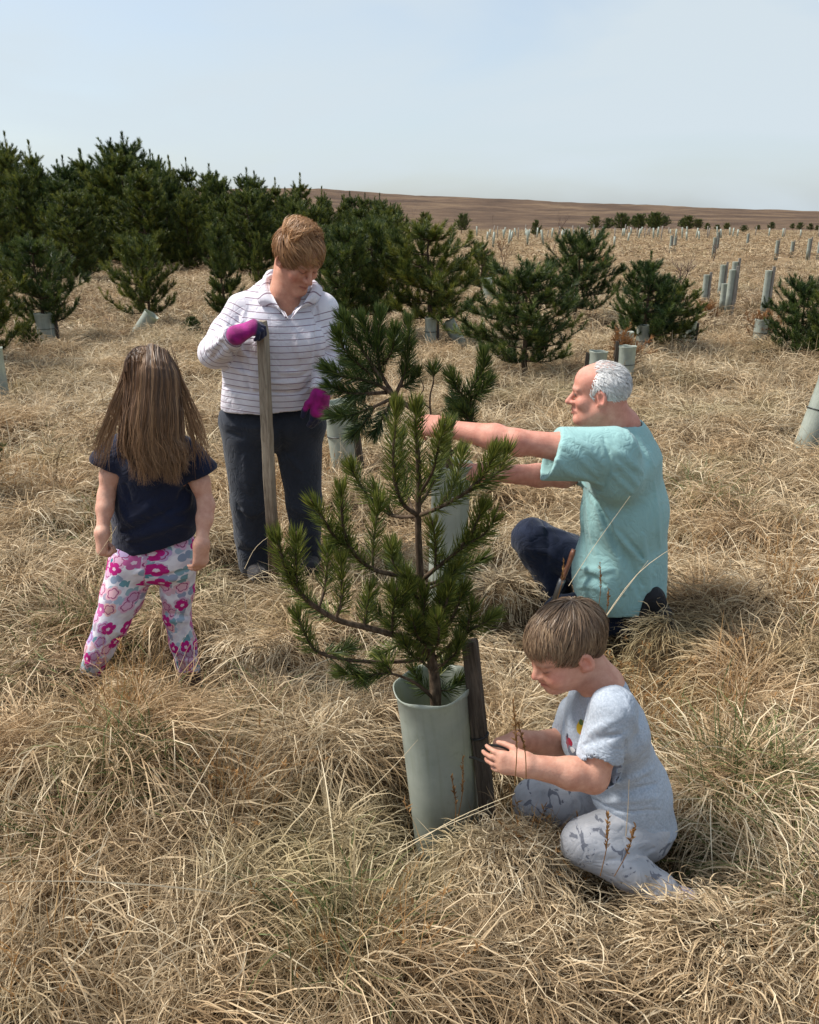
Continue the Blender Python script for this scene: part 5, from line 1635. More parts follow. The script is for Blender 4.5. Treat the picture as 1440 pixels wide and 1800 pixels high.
# ------------------------------------------------------------------ the kneeling man in the pale teal T-shirt
def build_man():
    base = PG(1070, 1110, 0.02)
    fwd = nrm((-0.95, 0.30, 0)); lat = np.array([-fwd[1], fwd[0], 0.0])      # his left: towards the viewer
    if lat[1] > 0: lat = -lat
    p = P
    hd = Frame(p(1054, 691, 2.97), (-0.965, 0.22, -0.03), s=.97)
    S1, E1, W1 = p(1076, 798, 2.80), p(908, 776, 2.78), p(790, 754, 2.88)
    S2, E2, W2 = p(1052, 810, 3.16), p(992, 838, 3.06), p(850, 831, 3.04)
    neck = p(1094, 748, 2.98); pel = p(1096, 1030, 3.0); chest = p(1090, 830, 2.98)
    B = Form()
    B.cap(pel, chest, .11, .105, .03, (lat, 1.2))
    B.cap(chest + lat * .12 + (0, 0, .03), chest - lat * .12 + (0, 0, .02), .065, .065, .04)
    B.cap(chest, neck, .10, .06, .06)
    B.cap(neck + np.array([.0, 0, -.03]), hd.w((0, -.038, -.045)), .066, .060, .02)
    B.cap(neck, hd.w((0, .005, -.075)), .055, .045, .03)
    head_form(B, hd, nose=1.0, jaw=1.05)
    # arms
    B.chain([S1, (S1 + E1) / 2, E1], [.060, .050, .042], .03)
    B.chain([E1, E1 * .68 + W1 * .32, W1], [.041, .046, .031], .02)
    B.ell(E1 + np.array([.008, -.01, -.028]), (.026, .024, .022), None, .02)
    B.chain([S2, (S2 + E2) / 2, E2], [.060, .050, .042], .03)
    B.chain([E2, E2 * .68 + W2 * .32, W2], [.040, .044, .030], .02)
    hand_form(B, W1, (-1, .25, .10), (0, .75, -.66), (0.05, .66, .75), .185,
              [(38, 42, 25), (40, 46, 28), (44, 48, 30), (50, 50, 30)], [(.75, .5, .35), (.85, .2, .5), (.9, 0, .5)])
    hand_form(B, W2, (-1, .05, .04), (0, .45, -.9), (0, .9, .45), .185,
              [(55, 62, 40), (58, 64, 40), (60, 66, 42), (62, 66, 42)], [(.7, .4, .6), (.8, -.1, .6), (.8, -.3, .5)])
    skin = skin_mat("skin_man")
    def col(V):
        c = skin_colour(V, hd, (.60, .29, .22), brow=(.45, .36, .32), lip=(.42, .17, .14), blush=(.62, .24, .19), browk=.5)
        return {'Col': c}
    o = body_obj("person", B, .0041, None, skin, base, col, 1,
                 label="white-haired man in pale teal T-shirt kneeling and reaching for a young pine", category="person", group="people tending the young trees")
    # ---- T-shirt
    T = Form()
    sd = nrm(E1 - S1)
    T.cap(p(1096, 1045, 3.0), p(1098, 900, 3.0), .168, .160, .03, (lat, 1.20))
    T.cap(p(1098, 900, 3.0), p(1093, 815, 2.98), .158, .140, .04, (lat, 1.28))
    T.cap(chest + lat * .17 + (0, 0, .035), chest - lat * .16 + (0, 0, .02), .095, .095, .06)
    T.cap(p(1096, 770, 2.98), p(1094, 800, 2.98), .090, .13, .05, (lat, 1.2))
    T.ell(p(1052, 1010, 2.96), (.10, .17, .15), None, .06)
    slv_end = p(966, 801, 2.80)
    T.cap(S1 + (0, 0, .0), slv_end + sd * .05, .098, .094, .04, ((0, .0, 1), 1.0))
    T.cap(S2, p(1010, 815, 3.1), .09, .085, .04)
    T.cut(slv_end, nrm(sd + np.array([0.0, 0, .18])), .17)
    T.cap(slv_end - sd * .03, slv_end + sd * .1, .070, .076, .006, None, True)
    T.cut(p(1010, 815, 3.1), (-1, 0, -.1), .16)
    # neck opening and hem
    T.cap(neck + (0, 0, -.015), neck + (-.02, 0, .12), .072, .074, .012, None, True)
    nk = p(1092, 742, 2.98)
    T.cut(nk + (0.0, 0, .012), (-.28, 0, 1), .115)
    hem = p(1096, 1046, 3.0)
    T.cut(hem, (.10, 0, -1))
    T.cap(hem + (0, 0, -.1), hem + (0, 0, .02), .14, .15, .02, (lat, 1.2), True)
    # arm-hole seam, drag lines from the shoulder, folds down the side
    T.folds([((1060, 766), (1072, 815), (1062, 866), .006, -.005), ((1062, 866), (1040, 858), .006, -.004),
             ((962, 772), (1005, 792), (1050, 838), .011, .006), ((985, 764), (1030, 785), (1062, 820), .011, .005), ((985, 822), (1060, 852), .012, .007), ((970, 800), (1030, 856), .010, .006),
             ((1080, 788), (1130, 832), .014, .007), ((1085, 812), (1122, 855), .011, .006), ((1076, 832), (1112, 868), .010, .006),
             ((1036, 866), (1062, 905), (1090, 985), .012, -.013), ((1050, 868), (1085, 935), (1150, 1012), .012, .010), ((1046, 882), (1075, 960), (1110, 1035), .012, .010), ((1062, 905), (1140, 992), .010, -.008),
             ((1030, 872), (1040, 930), (1056, 1010), .010, .010), ((1022, 860), (1026, 940), (1030, 1000), .010, -.007), ((1078, 935), (1130, 1030), .010, -.007), ((1020, 998), (1050, 1004), (1078, 1000), .012, .012),
             ((1016, 1018), (1040, 1014), (1065, 1030), .010, -.012), ((1014, 1034), (1040, 1030), (1062, 1042), .010, .010), ((1084, 960), (1098, 1045), .012, .009), ((1110, 985), (1124, 1048), .010, -.008),
             ((1130, 940), (1142, 1048), .013, .008), ((1118, 762), (1150, 822), .012, .006), ((1098, 752), (1128, 802), .010, .005), ((1150, 850), (1160, 960), .014, .005)], 2.6, 3.3)
    T.ripple(.09, .003, 3, (1, 1, 1.8))
    m_t = cloth_mat("teal_cotton", (.27, .455, .45), vary=.06)
    body_obj("t_shirt", T, .0050, o, m_t, base, None, 1, label="pale teal cotton T-shirt")
    # ---- trousers
    N = Form()
    N.cap(p(1085, 1020, 3.06), p(935, 946, 3.18), .108, .080, .03)
    N.cap(p(935, 946, 3.18), p(985, 1055, 3.14), .080, .062, .03)
    N.cap(p(1100, 1062, 3.0), p(985, 1078, 2.93), .085, .068, .03)
    N.cap(p(985, 1078, 2.93), p(1125, 1096, 2.90), .068, .058, .03)
    N.cap(p(1095, 1050, 3.06), p(1095, 1045, 2.97), .11, .11, .04)
    N.ripple(.06, .006, 8)
    N.folds([((945, 925), (1000, 938), .014, .006), ((930, 965), (960, 970), (990, 988), .014, .008), ((955, 918), (965, 950), (960, 990), .012, -.006), ((1040, 1070), (1075, 1100), .012, .008), ((1075, 1062), (1105, 1092), .012, -.008), ((925, 930), (940, 980), .012, .006)], 2.6, 3.5)
    m_n = cloth_mat("navy_denim", (.012, .018, .040), vary=.25)
    body_obj("trousers", N, .0058, o, m_n, base, None, 1, label="dark navy trousers")
    # ---- boots
    for (hx, tx, an, nm) in [((1146, 1052, 2.84), (1168, 1108, 2.82), (1118, 1086, 2.85), 0), ((985, 1070, 3.12), (930, 1072, 3.12), (985, 1040, 3.13), 1)]:
        Fm = Form()
        a, h_, t_ = p(*an), p(*hx), p(*tx)
        Fm.chain([a, h_, h_ * .45 + t_ * .55, t_], [.052, .046, .048, .040], .02, (lat, .95))
        if nm == 0:
            Fm.fold(p(1160, 1062, 2.80), p(1152, 1100, 2.80), .012, -.008)
            Fm.fold(p(1135, 1050, 2.80), p(1128, 1095, 2.80), .010, .007)
        m_b = cloth_mat("boot_leather", (.014, .014, .017), rough=.6, vary=.2, sheen=0)
        body_obj("boot", Fm, .0042, o, m_b, base)
    # ---- white hair: a short cap round the sides and back, thin on top
    hs = Form()
    hs.ell(hd.w((0, -.018, .030)), np.array((.0815, .0965, .082)) * hd.s, hd.M, .01)
    hs.cut(hd.w((0, .028, .05)), hd.d((0, 1, .25)), None, .02)                   # temples
    hs.cut(hd.w((0, .002, .106)), hd.d((0, .42, 1)), None, .025)                     # thin crown
    hs.cut(hd.w((0, -.045, -.080)), hd.d((0, .55, -1)), None, .008)               # nape
    for s in (-1, 1):
        hs.ell(hd.w((s * .084, -.004, -.022)), np.array((.03, .029, .050)) * hd.s, hd.M, .006, True)
    V, Q = hs.surface(.004)
    rs = np.random.default_rng(3)
    parts = [(relax(V, Q) - base, Q, np.full(len(V), .45), np.zeros(len(V)))]
    def mask(l):
        ok = (l[:, 1] + .25 * (l[:, 2] - .05) < .030) & (l[:, 2] - .55 * (l[:, 1] + .045) > -.080) & (l[:, 2] + .42 * (l[:, 1] - .002) < .106)
        ear = (np.abs(l[:, 1] + .004) < .034) & (l[:, 2] < .032) & (np.abs(l[:, 0]) > .05)
        return ok & ~ear
    parts.append(hair_cap(hd, (0, -.018, .030), (.0815, .0965, .082), mask, lambda l, r: np.stack([r.normal(0, .25, len(l)), -.7 + r.normal(0, .35, len(l)), -.8 + r.normal(0, .35, len(l))], -1),
                          (.018, .036), .16, 2600, (.0018, .0034), rs, origin=base))
    parts.append(hair_cap(hd, (0, -.016, .034), (.077, .097, .083), lambda l: (l[:, 2] > .085) & (l[:, 1] < .03), lambda l, r: np.stack([r.normal(0, .3, len(l)), -1 + r.normal(0, .3, len(l)), 0 * l[:, 0]], -1),
                          (.02, .035), .2, 620, (.0012, .0022), rs, origin=base))
    m_h = hair_mat("white_hair", [(0, (.52, .51, .50)), (.5, (.74, .73, .72)), (1, (.90, .90, .89))])
    link("hair", join_parts("hair", parts, base), m_h, o, label="short white hair thin on top")
    # ---- eye and wrist strap
    for s in (1, -1):
        E = Form(); E.ell(hd.w((s * .031, .0805, .0010)), np.array((.0125,) * 3) * hd.s, hd.M, .002)
        m_e, nt, out = new_mat("eye"); b = NB(nt)
        b.princ(out, (.16, .10, .08), .25)
        body_obj("eye", E, .003, o, m_e, base, None, 0)
    g = Geo()
    ax = nrm(W1 - E1); c0 = W1 - ax * .0
    s_ = nrm(np.cross(ax, (0, 0, 1))); b_ = np.cross(ax, s_)
    ring = []
    ang = np.linspace(0, 2 * math.pi, 25)[:-1]
    for t, r_ in ((-.012, .0330), (-.010, .0365), (.010, .0360), (.012, .0325)):
        ring.append(c0 + ax * t + r_ * (np.cos(ang)[:, None] * s_ + np.sin(ang)[:, None] * b_))
    V = np.concatenate(ring)
    Q = [(a * 24 + q_, a * 24 + (q_ + 1) % 24, (a + 1) * 24 + (q_ + 1) % 24, (a + 1) * 24 + q_) for a in range(3) for q_ in range(24)]
    m_w = cloth_mat("pale_strap", (.62, .74, .72), vary=.05)
    link("wrist_strap", new_mesh("wrist_strap", V - base, np.array(Q), True), m_w, o, label="pale mint watch strap")
    # ---- the brown tool handle by his thigh: a thing of its own
    a, b2 = p(1009, 966, 2.86), p(988, 1020, 2.84)
    g = Geo()
    tube_geo(g, spline([a, a * .5 + b2 * .5 + (.002, 0, 0), b2], 9), [.011, .0135, .013, .012, .0115, .0115, .012, .0125, .0125], 10, True, None, .75)
    d_ = nrm(b2 - a)
    m_hd, nt, out = new_mat("brown_handle_wood"); b = NB(nt)
    oc = b.objco(); mp = b.n('ShaderNodeMapping', {'Vector': oc, 'Scale': (60, 60, 8)})
    b.princ(out, b.ramp(b.noise(mp.outputs[0], 3, 4), [(.3, (.10, .035, .018)), (.7, (.22, .085, .04))]), .45)
    t = thing("hand_tool", b2, "brown wooden handled tool poking up beside the kneeling man's thigh", "tool")
    link("handle", g.mesh("handle", b2), m_hd, t)
    g = Geo(); tube_geo(g, [b2 - d_ * .004, b2 + d_ * .02, b2 + d_ * .14], [.0135, .013, .006], 10)
    m_me, nt, out = new_mat("dull_steel"); NB(nt).princ(out, (.18, .18, .18), .45, metal=.9)
    link("blade", g.mesh("blade", b2), m_me, t)
    return o
man = build_man()
# ------------------------------------------------------------------ the woman in the striped polo top, leaning on a post
def seg_t(V, a, b_):
    ba = b_ - a
    t = np.clip((V - a) @ ba / (ba @ ba), 0, 1)
    return t, np.linalg.norm(V - a - t[:, None] * ba, axis=1)

def build_woman():
    p = P
    base = PG(490, 1012, 0.03)
    fwd = nrm((.22, -.975, 0)); lat = nrm((.975, .22, 0))        # lat: her left
    hd = Frame(p(524, 456, 3.51), (.54, -.58, -.52), s=1.0)
    S1, E1, W1 = p(428, 548, 3.58), p(377, 620, 3.49), p(414, 590, 3.34)
    S2, E2, W2 = p(566, 548, 3.62), p(588, 625, 3.60), p(564, 692, 3.48)
    neck = p(500, 514, 3.57); chest = p(488, 590, 3.60); pel = p(480, 738, 3.63)
    B = Form()
    B.cap(pel, chest, .09, .095, .03, (lat, 1.35))
    B.cap(chest + lat * .11 + (0, 0, .05), chest - lat * .11 + (0, 0, .05), .065, .065, .04)
    B.cap(chest, neck, .09, .055, .05)
    B.cap(neck + (0, 0, -.03), hd.w((0, -.040, -.050)), .066, .062, .02)
    B.cap(neck + fwd * .03, hd.w((0, .0, -.080)), .05, .040, .03)
    B.ell(p(503, 545, 3.575), (.075, .060, .08), None, .03)                         # upper chest in the open collar
    head_form(B, hd, nose=.95, jaw=.95)
    B.chain([S1, E1, W1], [.05, .04, .028], .03)
    B.chain([S2, E2, W2], [.05, .04, .028], .03)
    skin = skin_mat("skin_woman")
    o = body_obj("person", B, .0041, None, skin, base,
                 lambda V: {'Col': skin_colour(V, hd, (.58, .30, .21), brow=(.22, .13, .08), lip=(.40, .15, .12), blush=(.58, .24, .17))}, 1,
                 label="short-haired woman in striped top and magenta gloves leaning on a wooden post", category="person", group="people tending the young trees")
    # ---- striped polo top
    T = Form()
    T.cap(p(480, 712, 3.62), p(484, 640, 3.60), .150, .146, .03, (lat, 1.52))
    T.cap(p(484, 640, 3.60), p(488, 575, 3.60), .146, .128, .04, (lat, 1.46))
    T.cap(p(450, 600, 3.55), p(535, 605, 3.56), .105, .105, .06)                  # bust
    T.cap(p(434, 546, 3.60), p(482, 508, 3.62), .066, .064, .05)
    T.cap(p(515, 512, 3.63), p(560, 542, 3.63), .064, .068, .05)                  # shoulder line
    T.cap(p(498, 530, 3.60), p(492, 570, 3.60), .085, .12, .05, (lat, 1.25))
    a1 = [S1 + (0, 0, .005), S1 * .45 + E1 * .55, E1, E1 * .55 + W1 * .45, W1]
    T.chain(a1, [.074, .070, .064, .055, .046], .025)
    a2 = [S2 + (0, 0, .005), S2 * .45 + E2 * .55, E2, E2 * .5 + W2 * .5, W2]
    T.chain(a2, [.074, .068, .064, .058, .048], .022)
    T.cut(W1 - nrm(W1 - E1) * .006, nrm(W1 - E1), .075)
    T.cut(W2 - nrm(W2 - E2) * .004, nrm(W2 - E2), .075)
    T.cap(W1 - nrm(W1 - E1) * .02, W1 + nrm(W1 - E1) * .06, .032, .034, .004, None, True)
    T.cap(W2 - nrm(W2 - E2) * .02, W2 + nrm(W2 - E2) * .06, .034, .036, .004, None, True)
    # open neck and placket
    T.cap(neck + (0, 0, -.02), neck + (0.01, -.02, .14), .072, .080, .012, None, True)
    vn = T.on([(500, 522), (505, 542), (508, 568)], 3.2, 3.8)
    T.chain(list(vn), [.050, .030, .006], .006, None, True)
    hemc = p(480, 711, 3.62)
    T.cut(hemc, (.02, .08, -1), .5)
    T.cap(hemc + (0, 0, -.1), hemc + (0, 0, .015), .13, .135, .01, (lat, 1.5), True)
    T.folds([((418, 560), (430, 600), (436, 650), .012, -.010), ((432, 545), (425, 565), (415, 575), .010, .008), ((400, 640), (440, 660), (470, 665), .012, .008), ((405, 615), (430, 650), (440, 690), .012, -.009), ((415, 605), (445, 640), (452, 665), .012, .010),
             ((556, 540), (558, 600), (552, 650), .010, -.014), ((548, 560), (546, 620), .012, .006), ((470, 672), (520, 672), (545, 655), .010, .008), ((480, 690), (525, 690), (548, 668), .010, -.009), ((490, 655), (530, 652), (550, 630), .010, .007),
             ((395, 680), (440, 690), (470, 690), .012, -.006), ((385, 560), (400, 580), (408, 600), .010, .007), ((372, 590), (392, 605), (400, 612), .010, -.007), ((362, 615), (380, 606), (392, 590), .010, .006), ((372, 632), (385, 615), (395, 600), .010, -.006),
             ((575, 575), (590, 590), .010, .007), ((570, 615), (592, 622), .010, -.008), ((568, 640), (590, 640), .010, .008), ((560, 665), (582, 668), .010, -.006), ((520, 580), (528, 630), .014, .006), ((455, 575), (450, 620), .014, .006)], 3.2, 3.9)
    T.ripple(.08, .0035, 5, (1, 1, 1.5))
    def stripes(V):
        ta, da = seg_t(V, a1[0], E1); tb, db = seg_t(V, E1, W1)
        tc, dc = seg_t(V, a2[0], E2); td, dd = seg_t(V, E2, W2)
        arm1 = np.minimum(da - .075, db - .058); arm2 = np.minimum(dc - .072, dd - .06)
        la, lb = np.linalg.norm(E1 - a1[0]), np.linalg.norm(W1 - E1)
        lc, ld = np.linalg.norm(E2 - a2[0]), np.linalg.norm(W2 - E2)
        s = V[:, 2] - base[2] + .012 * np.sin(V[:, 0] * 9) + .06 * (V[:, 1] - 3.6)
        s1 = np.where(da < db, ta * la, la + tb * lb) * .96
        s2 = np.where(dc < dd, tc * lc, lc + td * ld) * .96
        tx = (np.abs((V - chest) @ lat) > .155) | (arm1 < -.0)
        lx = (V - chest) @ lat
        use1 = (arm1 < .012) & (lx < -.13); use2 = (arm2 < .012) & (lx > .125)
        s = np.where(use1, s1, np.where(use2, s2, s))
        return {'stripe': s}
    def polo(b, oc):
        s = b.math('FRACT', b.math('MULTIPLY', b.attr('stripe'), 1 / .0265))
        line = b.rng(b.math('ABSOLUTE', b.math('SUBTRACT', s, 0.5)), .04, .085, 1.0, 0.0)
        white = b.mix(b.rng(b.noise(oc, 7, 4), .35, .7), (.66, .62, .68), (.80, .78, .84))
        return b.mix(b.math('MULTIPLY', line, .85), white, (.15, .062, .105))
    m_polo = cloth_mat("striped_jersey", polo)
    top_o = body_obj("striped_top", T, .0046, o, m_polo, base, stripes, 1, label="white polo top with thin dark stripes")
    # turned-down collar: two flaps lying on the shoulders, with upright stripes
    for Apx, Bpx, sg in ((((482, 474, 3.68), (473, 500, 3.575), (484, 530, 3.485), (506, 562, 3.425)), ((463, 488), (456, 512), (457, 537), (496, 545)), 1),
                         (((520, 480, 3.70), (549, 500, 3.60), (538, 528, 3.49), (511, 562, 3.425)), ((545, 492), (566, 508), (557, 532), (523, 545)), -1)):
        A_ = spline([p(*q) for q in Apx], 14)
        hit = T.on(Bpx, 3.2, 3.85)
        view = nrm(np.array([0, 0, CAM_H]) - hit)
        B_ = spline(hit + view * .012 + (0, 0, .004), 14)
        rows = []
        for f in np.linspace(0, 1, 7):
            rows.append(A_ * (1 - f) + B_ * f + np.array([0, -.010, .010]) * math.sin(math.pi * min(1, f * 1.15)))
        top_r = np.stack(rows, 1)                                  # 14 x 7 x 3
        nn = nrm(np.cross(np.gradient(top_r, axis=0), np.gradient(top_r, axis=1))) * sg
        if nn[7, 3] @ np.array([0, -1, .3]) < 0: nn = -nn
        V = np.concatenate([(top_r + nn * .0035).reshape(-1, 3), (top_r - nn * .0035).reshape(-1, 3)])
        ii_, jj_ = np.meshgrid(np.arange(13), np.arange(6), indexing='ij')
        q = np.stack([ii_ * 7 + jj_, (ii_ + 1) * 7 + jj_, (ii_ + 1) * 7 + jj_ + 1, ii_ * 7 + jj_ + 1], -1).reshape(-1, 4)
        edge = [(a_ * 7, (a_ + 1) * 7, 98 + (a_ + 1) * 7, 98 + a_ * 7) for a_ in range(13)] + [(a_ * 7 + 6, (a_ + 1) * 7 + 6, 98 + (a_ + 1) * 7 + 6, 98 + a_ * 7 + 6) for a_ in range(13)] \
             + [(j_, j_ + 1, 98 + j_ + 1, 98 + j_) for j_ in range(6)] + [(91 + j_, 92 + j_, 190 + j_, 189 + j_) for j_ in range(6)]
        Qc = np.concatenate([q, q[:, ::-1] + 98, np.array(edge)])
        arc = np.repeat(np.linspace(0, .125, 14), 7)
        link("collar_flap", new_mesh("collar_flap", V - base, Qc, True, {'stripe': np.concatenate([arc, arc])}), m_polo, top_o)
    # ---- trousers
    N = Form()
    N.cap(p(474, 738, 3.64), p(488, 742, 3.64), .138, .138, .04, ((0, 0, 1), .95))
    N.cap(p(430, 740, 3.64), p(530, 745, 3.66), .118, .112, .05)
    N.chain([p(436, 770, 3.63), p(440, 880, 3.62), p(444, 940, 3.63), p(449, 990, 3.64)], [.116, .090, .080, .078], .022)
    N.chain([p(524, 775, 3.66), p(534, 880, 3.66), p(537, 930, 3.67), p(541, 980, 3.69)], [.108, .083, .074, .068], .022)
    N.cut(p(480, 690, 3.62), (0, 0, 1))
    N.folds([((395, 745), (440, 752), (470, 748), .010, .006), ((398, 760), (430, 770), .010, -.006), ((420, 895), (445, 905), (465, 895), .012, .009), ((416, 885), (430, 912), .012, -.008), ((418, 940), (440, 960), (470, 955), .012, .009), ((420, 965), (450, 975), .012, -.008), ((430, 800), (440, 870), .02, .006),
             ((505, 800), (530, 830), .014, .006), ((512, 890), (540, 905), .012, .008), ((515, 930), (545, 945), .012, -.008), ((518, 950), (550, 965), .012, .008), ((495, 760), (500, 800), .012, -.008), ((405, 715), (412, 735), .006, -.006)], 3.2, 4.0)
    N.ripple(.10, .005, 9, (1, 1, 2))
    body_obj("trousers", N, .0060, o, cloth_mat("slate_twill", (.026, .031, .044), vary=.2), base, None, 1, label="dark slate loose trousers")
    # ---- shoes
    for a, t_ in (((450, 998, 3.66), (456, 1012, 3.50)), ((541, 986, 3.70), (548, 1000, 3.55))):
        Fm = Form(); Fm.chain([p(*a) + (0, 0, -.01), p(*t_)], [.046, .038], .02)
        Fm.ell((p(*a) + p(*t_)) / 2 + (0, 0, .01), (.045, .08, .04), None, .02)
        body_obj("shoe", Fm, .005, o, cloth_mat("dark_shoe", (.02, .018, .02), rough=.6), base)
    # ---- gloves
    def glove_col(w, d, n, L):
        d = nrm(d); n = nrm(n)
        def fn(V):
            t = (V - w) @ d / L; pn = (V - w) @ n / L
            nav = np.clip(smooth01(.44, .54, t + pn * .9), 0, 1)
            return {'dip': nav}
        return fn
    m_g, nt, out = new_mat("knitted_glove"); b = NB(nt)
    oc = b.objco()
    mag = b.mix(b.rng(b.noise(oc, 30, 3), .35, .65), (.19, .004, .105), (.38, .010, .21))
    c = b.mix(b.attr('dip'), mag, (.014, .016, .048))
    b.princ(out, c, .8, b.bump(b.noise(oc, 240, 2), .5, .003), spec=.25, sheen=.2)
    top = p(460, 572, 3.36)
    G1 = Form(); d1, n1 = nrm((.86, -.04, .40)), nrm((.30, .35, -.88))
    G1.cap(W1 - nrm(W1 - E1) * .03, W1, .036, .036, .01)
    hand_form(G1, W1, d1, n1, np.cross(d1, n1), .178, [(42, 62, 40), (46, 66, 42), (50, 68, 44), (54, 70, 44)], [(.7, .2, .5), (.9, -.2, .5), (.8, -.5, .3)], rs=1.3)
    body_obj("glove", G1, .0036, o, m_g, base, glove_col(W1, d1, n1, .178), 1, label="magenta glove with navy fingers gripping the post top")
    G2 = Form(); d2, n2 = nrm((-.10, -.05, -1)), nrm((-.55, .70, 0))
    G2.cap(W2 + (0.004, 0, .012), W2, .030, .032, .01)
    hand_form(G2, W2, d2, n2, np.cross(n2, d2), .178, [(14, 20, 12), (16, 24, 14), (20, 26, 16), (24, 30, 18)], [(.62, .62, .2), (.85, .25, .25), (.95, .05, .25)], rs=1.32, splay=(.02, 0, -.01, -.03))
    body_obj("glove", G2, .0036, o, m_g, base, glove_col(W2, d2, n2, .178), 1, label="magenta glove with navy fingertips hanging down")
    # ---- hair
    rs = np.random.default_rng(14)
    hs = Form()
    hc, hr = np.array((0, -.018, .042)), np.array((.094, .108, .093))
    hs.ell(hd.w(hc), hr * .93, hd.M, .01)
    hs.cut(hd.w((0, .072, .045)), hd.d((0, .80, -.55)), None, .012)
    for s in (-1, 1):
        hs.ell(hd.w((s * .085, .035, -.05)), np.array((.06, .045, .06)), hd.M, .01, True)
    hs.cut(hd.w((0, -.05, -.062)), hd.d((0, .5, -1)), None, .01)
    V, Q = hs.surface(.0042)
    parts = [(relax(V, Q) - base, Q, np.full(len(V), .12), np.zeros(len(V)))]
    def mask(l):
        return (.80 * (l[:, 1] - .072) - .55 * (l[:, 2] - .045) < .004) & (l[:, 2] - .5 * (l[:, 1] + .05) > -.062) & ~((np.abs(l[:, 0]) > .045) & (l[:, 1] > -.002) & (l[:, 2] < .0))
    def flow(l, r):
        # swept from the crown forwards and to her left, down at the sides and back
        n = len(l)
        v = l - np.array((-.02, -.055, .12))
        v = v * np.array((1.0, 1.25, 1.0)) + np.array((.05, .03, 0))
        return nrm(v) + r.normal(0, .12, (n, 3)) + np.stack([.45 * np.sin(l[:, 1] * 55 + l[:, 0] * 40 + 3 * np.sin(l[:, 2] * 50)), np.zeros(n), np.zeros(n)], -1)
    parts.append(hair_cap(hd, hc, hr * .93, mask, flow, (.030, .085), .34, 5200, (.0014, .0030), rs, tone=(.5, .26), origin=base, droop=1.1))
    # wind-lifted tuft at the crown
    parts.append(hair_cap(hd, hc, hr * .98, lambda l: (l[:, 2] > .085) & (l[:, 1] < .03), lambda l, r: np.stack([.35 + r.normal(0, .3, len(l)), -.15 + r.normal(0, .35, len(l)), .9 + 0 * l[:, 0]], -1),
                          (.035, .070), .8, 1100, (.0014, .0026), rs, tone=(.75, .2), origin=base, droop=.8))
    m_h = hair_mat("light_brown_hair", [(0, (.06, .022, .009)), (.5, (.24, .105, .042)), (1, (.56, .31, .14))], tip=(.50, .28, .125))
    link("hair", join_parts("hair", parts, base), m_h, o, label="short tousled light brown hair")
    # ---- the post she holds: a thing of its own
    a, c_ = p(460, 564, 3.385), np.array(p(482, 1000, 3.46)); c_[2] = 0.0
    d_ = nrm(a - c_); s_ = nrm((.94, -.34, 0)); s_ = nrm(s_ - d_ * (s_ @ d_)); t_ = np.cross(d_, s_)
    L_ = np.linalg.norm(a - c_)
    g = Geo(); n = 26
    rs2 = np.random.default_rng(4)
    hw = .0195
    ring = []
    for q in range(n):
        f = q / (n - 1)
        cc = c_ + d_ * L_ * f + s_ * .002 * math.sin(f * 9) + t_ * .0015 * math.sin(f * 14)
        w = hw * (1 + .10 * (1 - f)) + rs2.normal(0, .0004)
        prof = [(-1, -.86), (-.86, -1), (.86, -1), (1, -.86), (1, .86), (.86, 1), (-.86, 1), (-1, .86)]
        k = .82 if q in (0, n - 1) else 1.0
        ring.append(np.array([cc + s_ * (x * w * k) + t_ * (y * w * k) for x, y in prof]))
    V = np.concatenate(ring)
    Q = [(a_ * 8 + q, a_ * 8 + (q + 1) % 8, (a_ + 1) * 8 + (q + 1) % 8, (a_ + 1) * 8 + q) for a_ in range(n - 1) for q in range(8)]
    me = new_mesh("wooden_post", V - c_, [np.array(Q), np.array([list(range(8))[::-1], list(range((n - 1) * 8, n * 8))])], False)
    m_p, nt, out = new_mat("weathered_post"); b = NB(nt)
    oc = b.objco(); mp = b.n('ShaderNodeMapping', {'Vector': oc, 'Scale': (30, 30, 2.2)})
    grain = b.noise(mp.outputs[0], 4, 6, .65, .6)
    dry = b.ramp(grain, [(.3, (.16, .125, .09)), (.5, (.30, .25, .19)), (.72, (.42, .36, .28))])
    wet = b.ramp(grain, [(.3, (.035, .022, .014)), (.7, (.13, .08, .05))])
    sz = b.n('ShaderNodeSeparateXYZ', {'Vector': oc}).outputs['Z']
    c = b.mix(b.rng(b.math('ADD', sz, b.math('MULTIPLY', b.noise(oc, 14, 3), .3)), .42, .72), wet, dry)
    b.princ(out, c, .85, b.bump(grain, .5, .006), spec=.2)
    link("wooden_post", me, m_p, None, c_, label="weathered square wooden post held upright by the woman in gloves", category="post")
    return o
woman = build_woman()
